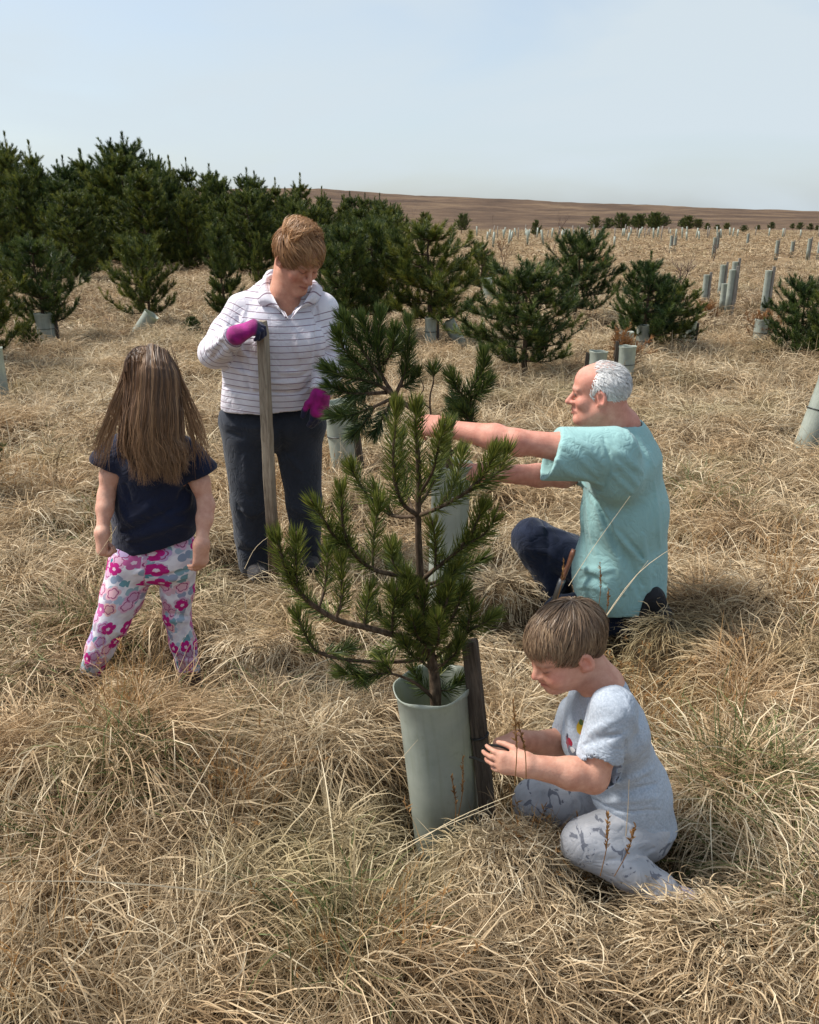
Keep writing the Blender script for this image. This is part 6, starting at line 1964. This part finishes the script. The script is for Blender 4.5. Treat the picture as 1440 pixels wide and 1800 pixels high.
# ------------------------------------------------------------------ the girl seen from behind
def build_girl():
    p = P
    base = PG(255, 1225, 0.05)
    lat = nrm((-1, .08, 0))                                       # her left: image left
    hd = Frame(p(268, 668, 2.50), (.12, .95, -.28), s=.83)
    S1, E1, W1 = p(200, 800, 2.53), p(187, 872, 2.49), p(180, 935, 2.42)
    S2, E2, W2 = p(342, 812, 2.54), p(363, 888, 2.50), p(354, 955, 2.43)
    neck = p(269, 770, 2.51); chest = p(271, 835, 2.54); pel = p(272, 960, 2.57)
    B = Form()
    B.cap(pel, chest, .075, .075, .03, (lat, 1.3))
    B.cap(chest + lat * .08 + (0, 0, .03), chest - lat * .08 + (0, 0, .03), .05, .05, .04)
    B.cap(chest, neck, .06, .045, .04)
    B.cap(neck, hd.w((0, -.03, -.05)), .046, .045, .02)
    head_form(B, hd, child=True)
    B.chain([S1, (S1 + E1) / 2, E1], [.032, .029, .0245], .02)
    B.chain([E1, E1 * .65 + W1 * .35, W1], [.0245, .0245, .018], .02)
    B.chain([S2, (S2 + E2) / 2, E2], [.032, .029, .0245], .02)
    B.chain([E2, E2 * .65 + W2 * .35, W2], [.0245, .0245, .018], .02)
    d1 = nrm((-.12, -.12, -1)); n1 = nrm((.8, .5, 0))
    hand_form(B, W1, d1, n1, np.cross(n1, d1), .135, [(55, 70, 45), (58, 72, 45), (60, 74, 46), (62, 76, 46)], [(.75, .3, .4), (.75, -.1, .6), (.6, -.2, .7)], rs=1.05)
    d2 = nrm((-.10, -.05, -1)); n2 = nrm((-.8, .5, 0))
    hand_form(B, W2, d2, n2, np.cross(d2, n2), .135, [(25, 30, 20), (28, 32, 20), (30, 34, 22), (34, 36, 24)], [(.75, .4, .2), (.9, .1, .2), (.9, 0, .2)], rs=1.05)
    lg1 = [p(238, 985, 2.57), p(200, 1085, 2.53), p(158, 1185, 2.52), p(152, 1215, 2.53)]
    lg2 = [p(310, 985, 2.58), p(311, 1080, 2.60), p(332, 1175, 2.60), p(336, 1210, 2.60)]
    o = body_obj("person", B, .0043, None, skin_mat("skin_girl"), base, lambda V: {'Col': skin_colour(V, hd, (.62, .36, .27), child=True)}, 1,
                 label="long-haired girl in navy T-shirt and floral leggings walking away", category="person", group="people tending the young trees")
    # ---- T-shirt
    T = Form()
    T.cap(p(271, 1010, 2.57), p(272, 900, 2.56), .100, .093, .03, (lat, 1.48))
    T.cap(p(272, 900, 2.56), p(271, 830, 2.54), .094, .088, .03, (lat, 1.45))
    T.cap(p(218, 798, 2.54), p(325, 804, 2.54), .062, .062, .04)
    T.cap(p(269, 785, 2.53), p(270, 810, 2.54), .065, .08, .04, (lat, 1.3))
    e1, e2 = p(190, 802, 2.52), p(349, 818, 2.53)
    T.cap(p(218, 796, 2.54), e1 + (-.012, 0, -.02), .054, .050, .03)
    T.cap(p(323, 804, 2.54), e2 + (.012, 0, -.02), .054, .050, .03)
    T.cut(e1 + (-.004, 0, -.030), nrm((-.40, 0, -.9)), .066); T.cut(e2 + (.004, 0, -.032), nrm((.35, 0, -.9)), .066)
    T.cap(e1 + (-.012, 0, -.016), e1 + (-.04, 0, -.08), .036, .040, .004, None, True); T.cap(e2 + (.012, 0, -.018), e2 + (.03, 0, -.08), .036, .040, .004, None, True)
    hem = p(271, 955, 2.57)
    T.cut(hem + (0, 0, .006), nrm((.22, .05, -1)))
    T.cap(neck, neck + (0, 0, .1), .055, .06, .01, None, True)
    T.cap(hem + (0, 0, -.1), hem + (0, 0, .005), .085, .09, .01, (lat, 1.36), True)
    T.folds([((212, 880), (220, 905), (235, 925), .010, .009), ((335, 860), (328, 890), (300, 905), .010, .008), ((330, 845), (318, 870), (312, 880), .008, -.007), ((215, 920), (245, 905), (290, 870), .012, .007), ((215, 935), (250, 925), (300, 895), .012, -.006),
             ((225, 950), (270, 935), (325, 915), .012, .006), ((300, 840), (320, 850), (335, 840), .009, .007), ((220, 850), (230, 880), .010, -.006), ((270, 880), (300, 910), (335, 925), .010, .006), ((165, 795), (180, 782), .008, .004)], 2.3, 2.8)
    T.ripple(.06, .003, 4)
    body_obj("t_shirt", T, .0044, o, cloth_mat("navy_cotton", (.010, .014, .036), vary=.2), base, None, 1, label="navy blue short-sleeved T-shirt")
    # ---- floral leggings
    N = Form()
    N.cap(p(248, 962, 2.57), p(298, 960, 2.575), .086, .086, .04)
    N.cap(p(244, 985, 2.555), p(300, 985, 2.56), .085, .082, .03)
    N.chain([p(232, 995, 2.565), p(214, 1050, 2.545), p(198, 1090, 2.53), p(176, 1140, 2.52), p(155, 1190, 2.52)], [.080, .069, .056, .046, .034], .018)
    N.chain([p(312, 992, 2.575), p(312, 1040, 2.585), p(311, 1080, 2.595), p(322, 1130, 2.60), p(333, 1178, 2.60)], [.066, .055, .046, .045, .039], .018)
    N.folds([((262, 1010), (290, 1012), (335, 1000), .008, -.006), ((255, 1000), (235, 1010), .008, .006), ((285, 1022), (330, 1015), .008, .005), ((290, 1078), (330, 1084), .008, -.006), ((290, 1090), (332, 1092), .008, .005), ((205, 1110), (235, 1120), .008, .005), ((150, 1165), (180, 1170), .007, .005), ((310, 1160), (350, 1163), .006, .004), ((275, 965), (273, 1000), .007, -.006)], 2.3, 2.9)
    N.cut(p(333, 1183, 2.60), nrm((.2, .1, -1)), .09)
    N.cut(p(153, 1196, 2.52), nrm((-.2, .1, -1)), .08)
    A1 = [p(244, 950, 2.57), lg1[1], lg1[2]]; A2 = [p(306, 950, 2.575), lg2[1], lg2[2]]
    def puv(V):
        z = V[:, 2]
        def axis(A):
            zs = [q[2] for q in A][::-1]
            return np.interp(z, zs, [q[0] for q in A][::-1]), np.interp(z, zs, [q[1] for q in A][::-1])
        x1, y1 = axis(A1); x2, y2 = axis(A2)
        left = np.abs(V[:, 0] - x1) < np.abs(V[:, 0] - x2)
        xc, yc = np.where(left, x1, x2), np.where(left, y1, y2)
        ang = np.arctan2(V[:, 0] - xc, -(V[:, 1] - yc))
        return {'puv': np.stack([ang * .062 + np.where(left, 0, .37), z, np.zeros(len(V))], -1)}
    m_l, nt, out = new_mat("floral_leggings"); b = NB(nt)
    uv = b.n('ShaderNodeAttribute', attribute_name='puv').outputs['Vector']
    def flowers(scale, seed, R0, petals, depth):
        """scattered flower shapes: mask and a random number per flower"""
        mp = b.n('ShaderNodeMapping', {'Vector': uv, 'Scale': (scale, scale, 1), 'Location': (seed, seed * .7, 0)})
        vo = b.n('ShaderNodeTexVoronoi', {'Vector': mp.outputs[0], 'Scale': 1.0, 'Randomness': .75}, voronoi_dimensions='2D')
        dv = b.n('ShaderNodeVectorMath', operation='SUBTRACT'); b.put(dv.inputs[0], mp.outputs[0]); b.put(dv.inputs[1], vo.outputs['Position'])
        xyz = b.n('ShaderNodeSeparateXYZ', {'Vector': dv.outputs[0]})
        th = b.math('ARCTAN2', xyz.outputs[1], xyz.outputs[0])
        rn = b.n('ShaderNodeSeparateColor', {'Color': vo.outputs['Color']})
        rad = b.math('MULTIPLY_ADD', b.math('POWER', b.math('ABSOLUTE', b.math('COSINE', b.math('MULTIPLY_ADD', th, petals * .5, b.math('MULTIPLY', rn.outputs[2], 6.28)))), .6), depth, 1 - depth)
        d = b.math('DIVIDE', vo.outputs['Distance'], b.math('MULTIPLY', rad, R0))
        return d, rn.outputs[0], rn.outputs[1]
    base_c = b.mix(b.rng(b.noise(uv, 30, 2), .4, .6), (.60, .56, .64), (.74, .72, .78))
    d, r1, r2 = flowers(28, 3.1, .60, 2.0, .75)              # leaves
    c = b.mix(b.math('MULTIPLY', b.math('LESS_THAN', d, 1.0), b.math('GREATER_THAN', r1, .42)), base_c, b.ramp(r2, [(.0, (.05, .22, .27)), (.45, (.40, .50, .58)), (.7, (.24, .30, .42)), (1, (.62, .40, .46))]))
    d, r1, r2 = flowers(19, 7.7, .50, 5.0, .30)              # soft blooms
    pal = b.ramp(r2, [(.0, (.62, .30, .40)), (.3, (.42, .34, .60)), (.55, (.72, .42, .40)), (.8, (.66, .40, .56))])
    on = b.math('MULTIPLY', b.math('LESS_THAN', d, 1.0), b.math('GREATER_THAN', r1, .35))
    c = b.mix(on, c, pal)
    ring = b.math('MULTIPLY', on, b.math('MULTIPLY', b.math('LESS_THAN', d, .72), b.math('GREATER_THAN', d, .58)))
    c = b.mix(ring, c, (.30, .05, .16))
    d, r1, r2 = flowers(18, 1.3, .46, 5.0, .36)              # magenta flowers
    on = b.math('MULTIPLY', b.math('LESS_THAN', d, 1.0), b.math('GREATER_THAN', r1, .50))
    c = b.mix(on, c, b.mix(b.math('GREATER_THAN', r2, .6), (.48, .015, .20), (.52, .12, .32)))
    c = b.mix(b.math('MULTIPLY', on, b.math('LESS_THAN', d, .28)), c, (.78, .60, .70))
    b.princ(out, c, .8, b.bump(b.noise(b.objco(), 300, 2), .15, .003), spec=.2)
    body_obj("leggings", N, .0042, o, m_l, base, puv, 1, label="white leggings covered with pink and teal flowers")
    for A, q in ((lg1, (-.15, .8, 0)), (lg2, (.15, .8, 0))):
        Fm = Form()
        Fm.chain([A[2] + (0, 0, .0), A[3] + (0, 0, -.03), A[3] + (0, 0, -.06)], [.040, .040, .036], .02)
        Fm.cap(A[3] + (0, 0, -.06), A[3] + nrm(q) * .12 + (0, 0, -.065), .036, .034, .02)
        body_obj("boot", Fm, .0048, o, cloth_mat("brown_boot", (.11, .06, .04), vary=.25), base)
    # ---- long hair
    rs = np.random.default_rng(6)
    hs = Form()
    hs.ell(hd.w((0, -.016, .034)), np.array((.083, .100, .088)) * hd.s, hd.M, .01)
    hs.cut(hd.w((0, .05, 0)), hd.d((0, 1, -.3)), None, .01)
    hs.chain([p(267, 690, 2.49), p(268, 745, 2.48), p(269, 780, 2.475)], [.054, .050, .042], .04)
    V, Q = hs.surface(.0055)
    parts = [(relax(V, Q) - base, Q, np.full(len(V), .05), np.zeros(len(V)))]
    n = 3000
    a = np.clip(rs.normal(0, .62, n), -1, 1)
    a = np.where(rs.random(n) < .35, rs.uniform(-1, 1, n), a)
    clump = np.round(a * 6.5 + rs.normal(0, .22, n)) / 6.5
    lay = rs.uniform(0, 1, n)
    s_ = np.sqrt(np.clip(1 - a * a, 0, 1))
    px = lambda u, v, Y: np.stack([P(uu, vv, yy) for uu, vv, yy in zip(u, v, Y)])
    end = 0.22 * a + 0.78 * clump
    ln = np.interp(np.abs(end), [0, .6, 1], [836, 832, 815]) - np.abs(rs.normal(0, 16, n)) + 6 - 18 * (lay < .25) + 18 * np.sin(clump * 23.0)
    wob = rs.normal(0, 1, (n, 3))
    c0 = px(266 + 24 * a + 3 * wob[:, 0], 603 + 12 * np.abs(a) + 22 * rs.random(n), 2.49 - .02 * s_)
    c1 = px(267 + (42 + 4 * lay) * a, 640 + 8 * np.abs(a), 2.50 - (.098 + .006 * lay) * s_)
    c2 = px(268 + (46 + 6 * lay) * a, 690 + 4 * wob[:, 1], 2.49 - (.100 + .012 * lay) * s_)
    c3 = px(268 + 51 * a + 4 * wob[:, 0], 745 + 6 * wob[:, 1], 2.46 - (.075 + .02 * lay) * s_)
    c4 = px(270 + 58 * end + 5 * wob[:, 1], 792 + 6 * wob[:, 2], 2.43 - (.035 + .03 * lay) * s_)
    c5 = px(273 + 52 * end + 6 * wob[:, 2], ln, 2.43 - (.030 + .035 * lay) * s_)
    ctrl = np.stack([c0, c1, c2, c3, c4, c5], 1)
    m = 14
    q = np.concatenate([2 * ctrl[:, :1] - ctrl[:, 1:2], ctrl, 2 * ctrl[:, -1:] - ctrl[:, -2:-1]], 1)
    sg = np.linspace(0, 5 - 1e-9, m); ii = sg.astype(int); t = (sg - ii)[None, :, None]
    A_, B2, C2, D2 = q[:, ii], q[:, ii + 1], q[:, ii + 2], q[:, ii + 3]
    path = .5 * (2 * B2 + (C2 - A_) * t + (2 * A_ - 5 * B2 + 4 * C2 - D2) * t * t + (3 * B2 - A_ - 3 * C2 + D2) * t ** 3)
    tt = np.linspace(0, 1, m)
    path[..., 0] += (.0085 * np.sin(tt[None] * 8 + clump[:, None] * 40) + .0025 * np.sin(tt[None] * 21 + wob[:, :1] * 5)) * tt[None]
    lc = hd.l(path.reshape(-1, 3)); ec, er = np.array((0, -.016, .034)), np.array((.086, .104, .092)) + .002
    el = np.linalg.norm((lc - ec) / er, axis=1); push = np.where(el < 1, 1 / np.maximum(el, .3), 1.0)
    path = hd.w(ec + (lc - ec) * push[:, None] * (1 + .02 * np.repeat(lay, m) * (el < 1.2))[:, None]).reshape(path.shape)
    nrmv = nrm(np.stack([a * .9, -np.maximum(s_, .15), np.zeros(n) + .15], -1))
    nv = np.broadcast_to(nrmv[:, None, :], path.shape)
    tone = np.clip(rs.normal(.40, .18, n) + .45 * vnoise(a * 16, lay * 2, seed=8) + .16 * np.sin(clump * 35) + .25 * (lay - .5) - .30 * np.clip(np.abs(a - clump) * 9 - .3, 0, 1), 0, 1)  # lock edges toned darker: shade between locks put into the colour
    parts.append(strands_mesh("hair", path, rs.uniform(.0014, .0030, n), nv, tone, base))
    # loose flyaway strands at the sides
    n2 = 160
    a2 = np.where(rs.random(n2) < .6, -1, 1) * rs.uniform(.85, 1.15, n2)
    c0 = px(267 + 36 * a2, 640 + rs.normal(0, 14, n2), np.full(n2, 2.48)); c1 = px(268 + 60 * a2, 705 + rs.normal(0, 8, n2), np.full(n2, 2.46))
    c2 = px(266 + 80 * a2 + rs.normal(0, 4, n2), 765 + rs.normal(0, 8, n2), np.full(n2, 2.46)); c3 = px(266 + 92 * a2 + rs.normal(0, 7, n2), 806 + rs.normal(0, 14, n2), np.full(n2, 2.46))
    path = np.stack([spline(np.stack(k_), 10) for k_ in zip(c0, c1, c2, c3)])
    parts.append(strands_mesh("hair", path, rs.uniform(.0016, .0026, n2), np.broadcast_to(np.array((0, -1.0, .1)), path.shape), np.clip(rs.normal(.6, .2, n2), 0, 1), base))
    m_h = hair_mat("long_brown_hair", [(0, (.05, .024, .013)), (.5, (.17, .088, .045)), (1, (.42, .25, .13))], tip=(.38, .225, .12), rough=.5, tipf=.4)
    link("hair", join_parts("hair", parts, base), m_h, o, label="long straight brown hair with golden ends")
    return o
girl = build_girl()
# ------------------------------------------------------------------ the boy kneeling at the tree shelter
def build_boy():
    p = P
    base = np.array([0.46, 1.62, 0.10])
    fwd = nrm((-.95, -.30, 0)); lat = nrm((.30, -.95, 0))          # his left: towards the viewer
    hd = Frame(p(993, 1138, 1.66), (-.85, -.34, -.36), s=.91)
    S1, E1, W1 = p(1078, 1250, 1.56), p(1042, 1366, 1.525), p(928, 1346, 1.50)
    S2, E2, W2 = p(1018, 1255, 1.76), p(990, 1312, 1.76), p(914, 1300, 1.68)
    neck = p(1060, 1205, 1.66); chest = p(1066, 1280, 1.66); pel = p(1115, 1435, 1.66)
    B = Form()
    B.cap(pel, chest, .062, .062, .03, (lat, 1.2))
    B.cap(chest + lat * .06 + (0, 0, .03), chest - lat * .06 + (0, 0, .03), .042, .042, .04)
    B.cap(chest, neck, .055, .042, .04)
    B.cap(neck, hd.w((0, -.036, -.050)), .044, .043, .02)
    B.cap(neck, hd.w((0, .0, -.070)), .036, .030, .03)
    head_form(B, hd, child=True)
    B.chain([S1, (S1 + E1) / 2, E1], [.040, .037, .033], .02)
    B.chain([E1, E1 * .66 + W1 * .34, W1], [.033, .033, .0245], .02)
    B.chain([S2, (S2 + E2) / 2, E2], [.038, .036, .032], .02)
    B.chain([E2, E2 * .66 + W2 * .34, W2], [.031, .031, .0235], .02)
    d1 = nrm((-.99, .10, .06)); n1 = nrm((.12, .95, -.2))
    hand_form(B, W1, d1, n1, np.cross(n1, d1), .118, [(12, 28, 16), (14, 30, 18), (16, 34, 20), (18, 36, 22)], [(.75, .55, .3), (.9, .15, .45), (.9, -.1, .5)], k=.002, rs=1.0, splay=(.14, .05, -.05, -.16))
    d2 = nrm((-.88, -.30, -.05)); n2 = nrm((-.1, -.25, -.95))
    hand_form(B, W2, d2, n2, np.cross(d2, n2), .118, [(30, 50, 25), (45, 60, 35), (52, 62, 38), (56, 64, 38)], [(.75, .45, .35), (.95, -.05, .35), (.9, -.2, .35)], k=.002, rs=1.0)
    o = body_obj("person", B, .0033, None, skin_mat("skin_boy"), base,
                 lambda V: {'Col': skin_colour(V, hd, (.64, .355, .26), child=True, brow=(.20, .12, .08), lip=(.50, .17, .15), blush=(.66, .26, .20))}, 1,
                 label="boy in pale grey T-shirt kneeling beside the tree shelter fixing a tie", category="person", group="people tending the young trees")
    # ---- T-shirt
    T = Form()
    T.cap(p(1113, 1440, 1.66), p(1106, 1380, 1.66), .098, .086, .02, (lat, 1.2))
    T.cap(p(1106, 1380, 1.66), p(1068, 1275, 1.66), .084, .078, .03, (lat, 1.25))
    T.cap(chest + lat * .075 + (0, 0, .028), chest - lat * .075 + (0, 0, .028), .056, .056, .04)
    T.cap(p(1062, 1222, 1.66), p(1066, 1250, 1.66), .058, .070, .03, (lat, 1.2))
    T.ell(p(1020, 1300, 1.67), (.045, .07, .06), None, .04)
    se = p(1057, 1330, 1.535)
    T.cap(S1 + (0, 0, .004), se + (-.004, 0, -.02), .055, .053, .02)
    T.cut(se + (-.008, -.012, 0), nrm(E1 - S1 + np.array([.03, 0, -.02])), .062)
    T.cap(se + (-.004, -.014, .002), se + (-.004, -.016, 0) + nrm(E1 - S1) * .012, .038, .040, .003, None, True)
    T.cap(S2, p(1003, 1288, 1.765), .052, .050, .02)
    T.cut(p(1000, 1292, 1.765), nrm(E2 - S2), .07)
    T.cap(neck + (.0, 0, -.012), neck + (-.022, -.006, .09), .047, .050, .006, None, True)
    T.cut(neck + (-.01, 0, .018), nrm((-.42, -.1, 1)), .085)
    hem = p(1112, 1424, 1.66)
    T.cut(hem, nrm((-.28, 0, -1)))
    T.folds([((1040, 1402), (1090, 1424), (1160, 1424), .005, -.004), ((1030, 1262), (1022, 1290), (1018, 1320), .006, -.006), ((1040, 1225), (1030, 1260), (1026, 1300), .006, -.005), ((1035, 1290), (1060, 1275), (1085, 1265), .008, .005), ((1025, 1310), (1055, 1300), (1090, 1290), .008, -.004),
             ((1000, 1262), (1003, 1300), (1012, 1330), .006, .007), ((990, 1250), (992, 1290), (998, 1325), .005, -.005), ((1060, 1385), (1100, 1372), (1150, 1350), .008, .006), ((1050, 1398), (1095, 1392), (1155, 1378), .008, -.005), ((1060, 1410), (1110, 1405), (1160, 1400), .008, .006), ((1075, 1360), (1110, 1345), (1140, 1320), .008, -.004),
             ((1100, 1230), (1115, 1270), (1130, 1310), .010, .004), ((1098, 1300), (1100, 1340), (1090, 1372), .007, -.005), ((1062, 1215), (1090, 1212), .006, .003)], 1.35, 1.95)
    T.ripple(.05, .0022, 6)
    def tee(b, oc):
        heather = b.mix(b.rng(b.noise(oc, 220, 2), .35, .65), (.34, .385, .45), (.45, .495, .565))
        uv = b.attr('print', 'Vector')
        def spot(u, v, r, col, base_, jag=.35, sc=18):
            dv = b.n('ShaderNodeVectorMath', {1: (u, v, 0)}, operation='DISTANCE'); b.put(dv.inputs[0], uv)
            e = b.math('ADD', dv.outputs['Value'], b.math('MULTIPLY', b.math('SUBTRACT', b.noise(uv, sc / r * .06, 2), .5), r * jag))
            return b.mix(b.math('LESS_THAN', e, r), base_, col)
        c = heather
        c = spot(-.006, .040, .017, (.62, .40, .03), c)
        c = spot(.002, .026, .009, (.60, .20, .08), c)
        c = spot(-.014, .050, .007, (.10, .16, .05), c)
        c = spot(-.030, -.012, .016, (.30, .02, .045), c, .6)
        c = spot(-.036, .002, .007, (.03, .03, .06), c)
        c = spot(-.014, -.026, .014, (.16, .17, .22), c, .9)
        c = spot(-.012, -.020, .007, (.72, .72, .74), c)
        return c
    pc = p(1003, 1312, 1.60)
    def prt(V):
        q = V - pc
        front = (q @ fwd) > -.035
        s = q @ nrm(np.cross((0, 0, 1), fwd))
        return {'print': np.stack([np.where(front, s, 9.0), q[:, 2], np.zeros(len(V))], -1)}
    body_obj("t_shirt", T, .0035, o, cloth_mat("grey_heather", tee, scale=200), base, prt, 1, label="pale blue grey T-shirt with a small colour print")
    # ---- trousers: pale with dark printed figures
    N = Form()
    N.ell(p(1118, 1450, 1.66), (.088, .098, .074), None, .03)
    N.cap(p(1124, 1458, 1.61), p(1032, 1482, 1.555), .074, .058, .025)
    N.chain([p(1032, 1482, 1.555), p(1115, 1535, 1.50), p(1160, 1562, 1.475), p(1192, 1582, 1.46)], [.055, .044, .037, .030], .015)
    N.cap(p(1100, 1440, 1.72), p(940, 1408, 1.76), .066, .054, .025)
    N.cap(p(940, 1408, 1.76), p(965, 1480, 1.77), .054, .044, .02)
    N.folds([((1030, 1455), (1080, 1450), (1150, 1455), .008, .005), ((1040, 1500), (1090, 1495), (1140, 1480), .008, .006), ((1060, 1512), (1110, 1508), (1150, 1490), .006, -.005), ((1110, 1520), (1125, 1550), .007, .006), ((1140, 1545), (1150, 1575), .007, -.006), ((1160, 1556), (1172, 1582), .006, .005), ((930, 1395), (960, 1390), .008, .004)], 1.3, 1.95)
    N.ripple(.05, .003, 12)
    def slacks(b, oc):
        base_ = b.mix(b.rng(b.noise(oc, 12, 3), .4, .65), (.38, .385, .41), (.48, .48, .505))
        sx = b.n('ShaderNodeSeparateXYZ', {'Vector': oc})
        pale = b.mix(b.rng(sx.outputs['Z'], .02, .08), (.40, .345, .40), base_)
        mp = b.n('ShaderNodeMapping', {'Vector': oc, 'Scale': (1, .4, 1), 'Rotation': (0, .7, 0)})
        n1 = b.noise(mp.outputs[0], 36, 2, .5, 1.4)
        n2 = b.noise(oc, 11, 1)
        ink = b.math('MULTIPLY', b.math('GREATER_THAN', n1, .60), b.math('GREATER_THAN', n2, .50))
        c = b.mix(b.math('MULTIPLY', ink, .72), pale, (.065, .075, .11))
        edge = b.math('MULTIPLY', b.math('GREATER_THAN', n1, .575), b.math('LESS_THAN', n1, .59))
        return b.mix(b.math('MULTIPLY', edge, .6), c, (.28, .29, .34))
    body_obj("trousers", N, .0042, o, cloth_mat("printed_jersey", slacks), base, None, 1, label="pale grey trousers with dark animal shaped prints")
    Fm = Form()
    Fm.chain([p(1186, 1578, 1.46), p(1204, 1588, 1.455), p(1212, 1606, 1.45), p(1200, 1630, 1.43)], [.030, .032, .028, .020], .012)
    body_obj("sock", Fm, .004, o, cloth_mat("lilac_sock", (.44, .38, .46)), base)
    # ---- hair: thick, brushed forward
    rs = np.random.default_rng(9)
    hc, hr = np.array((0, -.018, .036)), np.array((.083, .106, .088))
    hs = Form()
    hs.ell(hd.w(hc), hr * .95 * hd.s, hd.M, .01)
    hs.cut(hd.w((0, .0, .024)), hd.d((0, .16, -1)), None, .012)
    hs.ell(hd.w((0, -.062, .0)), np.array((.066, .046, .064)) * hd.s, hd.M, .02)
    for s in (-1, 1):
        hs.ell(hd.w((s * .085, -.012, -.020)), np.array((.022, .024, .040)) * hd.s, hd.M, .006, True)
    V, Q = hs.surface(.0036)
    parts = [(relax(V, Q) - base, Q, np.full(len(V), .10), np.zeros(len(V)))]
    def mask(l):
        top = l[:, 2] + -.14 * l[:, 1] > .024
        back = (l[:, 1] < -.035) & (l[:, 2] > -.052)
        return top | back
    def flow(l, r):
        v = l - np.array((-.010, -.066, .125))
        n = len(l)
        k = np.floor(np.arctan2(l[:, 0], l[:, 1] + .07) * 9) * 1.7
        v = nrm(v * np.array((1, 1.25, 1))) + np.stack([.16 * np.sin(k), .10 * np.cos(k * 1.3), -.12 * np.ones(n)], -1)
        return v + r.normal(0, .08, (n, 3))
    parts.append(hair_cap(hd, hc, hr * .95, mask, flow, (.045, .080), .16, 5600, (.0010, .0022), rs, steps=8, tone=(.45, .26), origin=base, droop=1.9))
    parts.append(hair_cap(hd, hc, hr * np.array((1.0, 1.09, 1.04)), lambda l: (l[:, 1] > .030) & (l[:, 2] > .054), lambda l, r: np.stack([r.normal(0, .22, len(l)) + .2, .35 + 0 * l[:, 0], -1 + r.normal(0, .12, len(l))], -1), (.020, .040), .05, 1300, (.0010, .0022), rs, steps=7, tone=(.45, .26), origin=base, droop=.6))
    m_h = hair_mat("brown_hair", [(0, (.065, .038, .023)), (.5, (.22, .138, .082)), (1, (.48, .34, .21))], tip=(.30, .19, .115))
    link("hair", join_parts("hair", parts, base), m_h, o, label="thick brown hair brushed forward")
    # ---- the black tie in his fingers
    g = Geo()
    tube_geo(g, spline([p(906, 1330, 1.60), p(890, 1316, 1.60), p(868, 1310, 1.61), p(852, 1312, 1.63), p(846, 1322, 1.66)], 14), .0028, 6)
    tube_geo(g, spline([p(880, 1352, 1.52), p(858, 1342, 1.56), p(836, 1333, 1.64), p(826, 1331, 1.66)], 12), .0030, 6)
    m_k, nt, out = new_mat("black_plastic"); NB(nt).princ(out, (.012, .012, .013), .4)
    c0 = p(858, 1340, 1.60)
    link("cable_tie", g.mesh("cable_tie", c0), m_k, None, c0, label="thin black tie held between the boy's fingers at the stake", category="cable tie")
    return o
boy = build_boy()
build_grass()
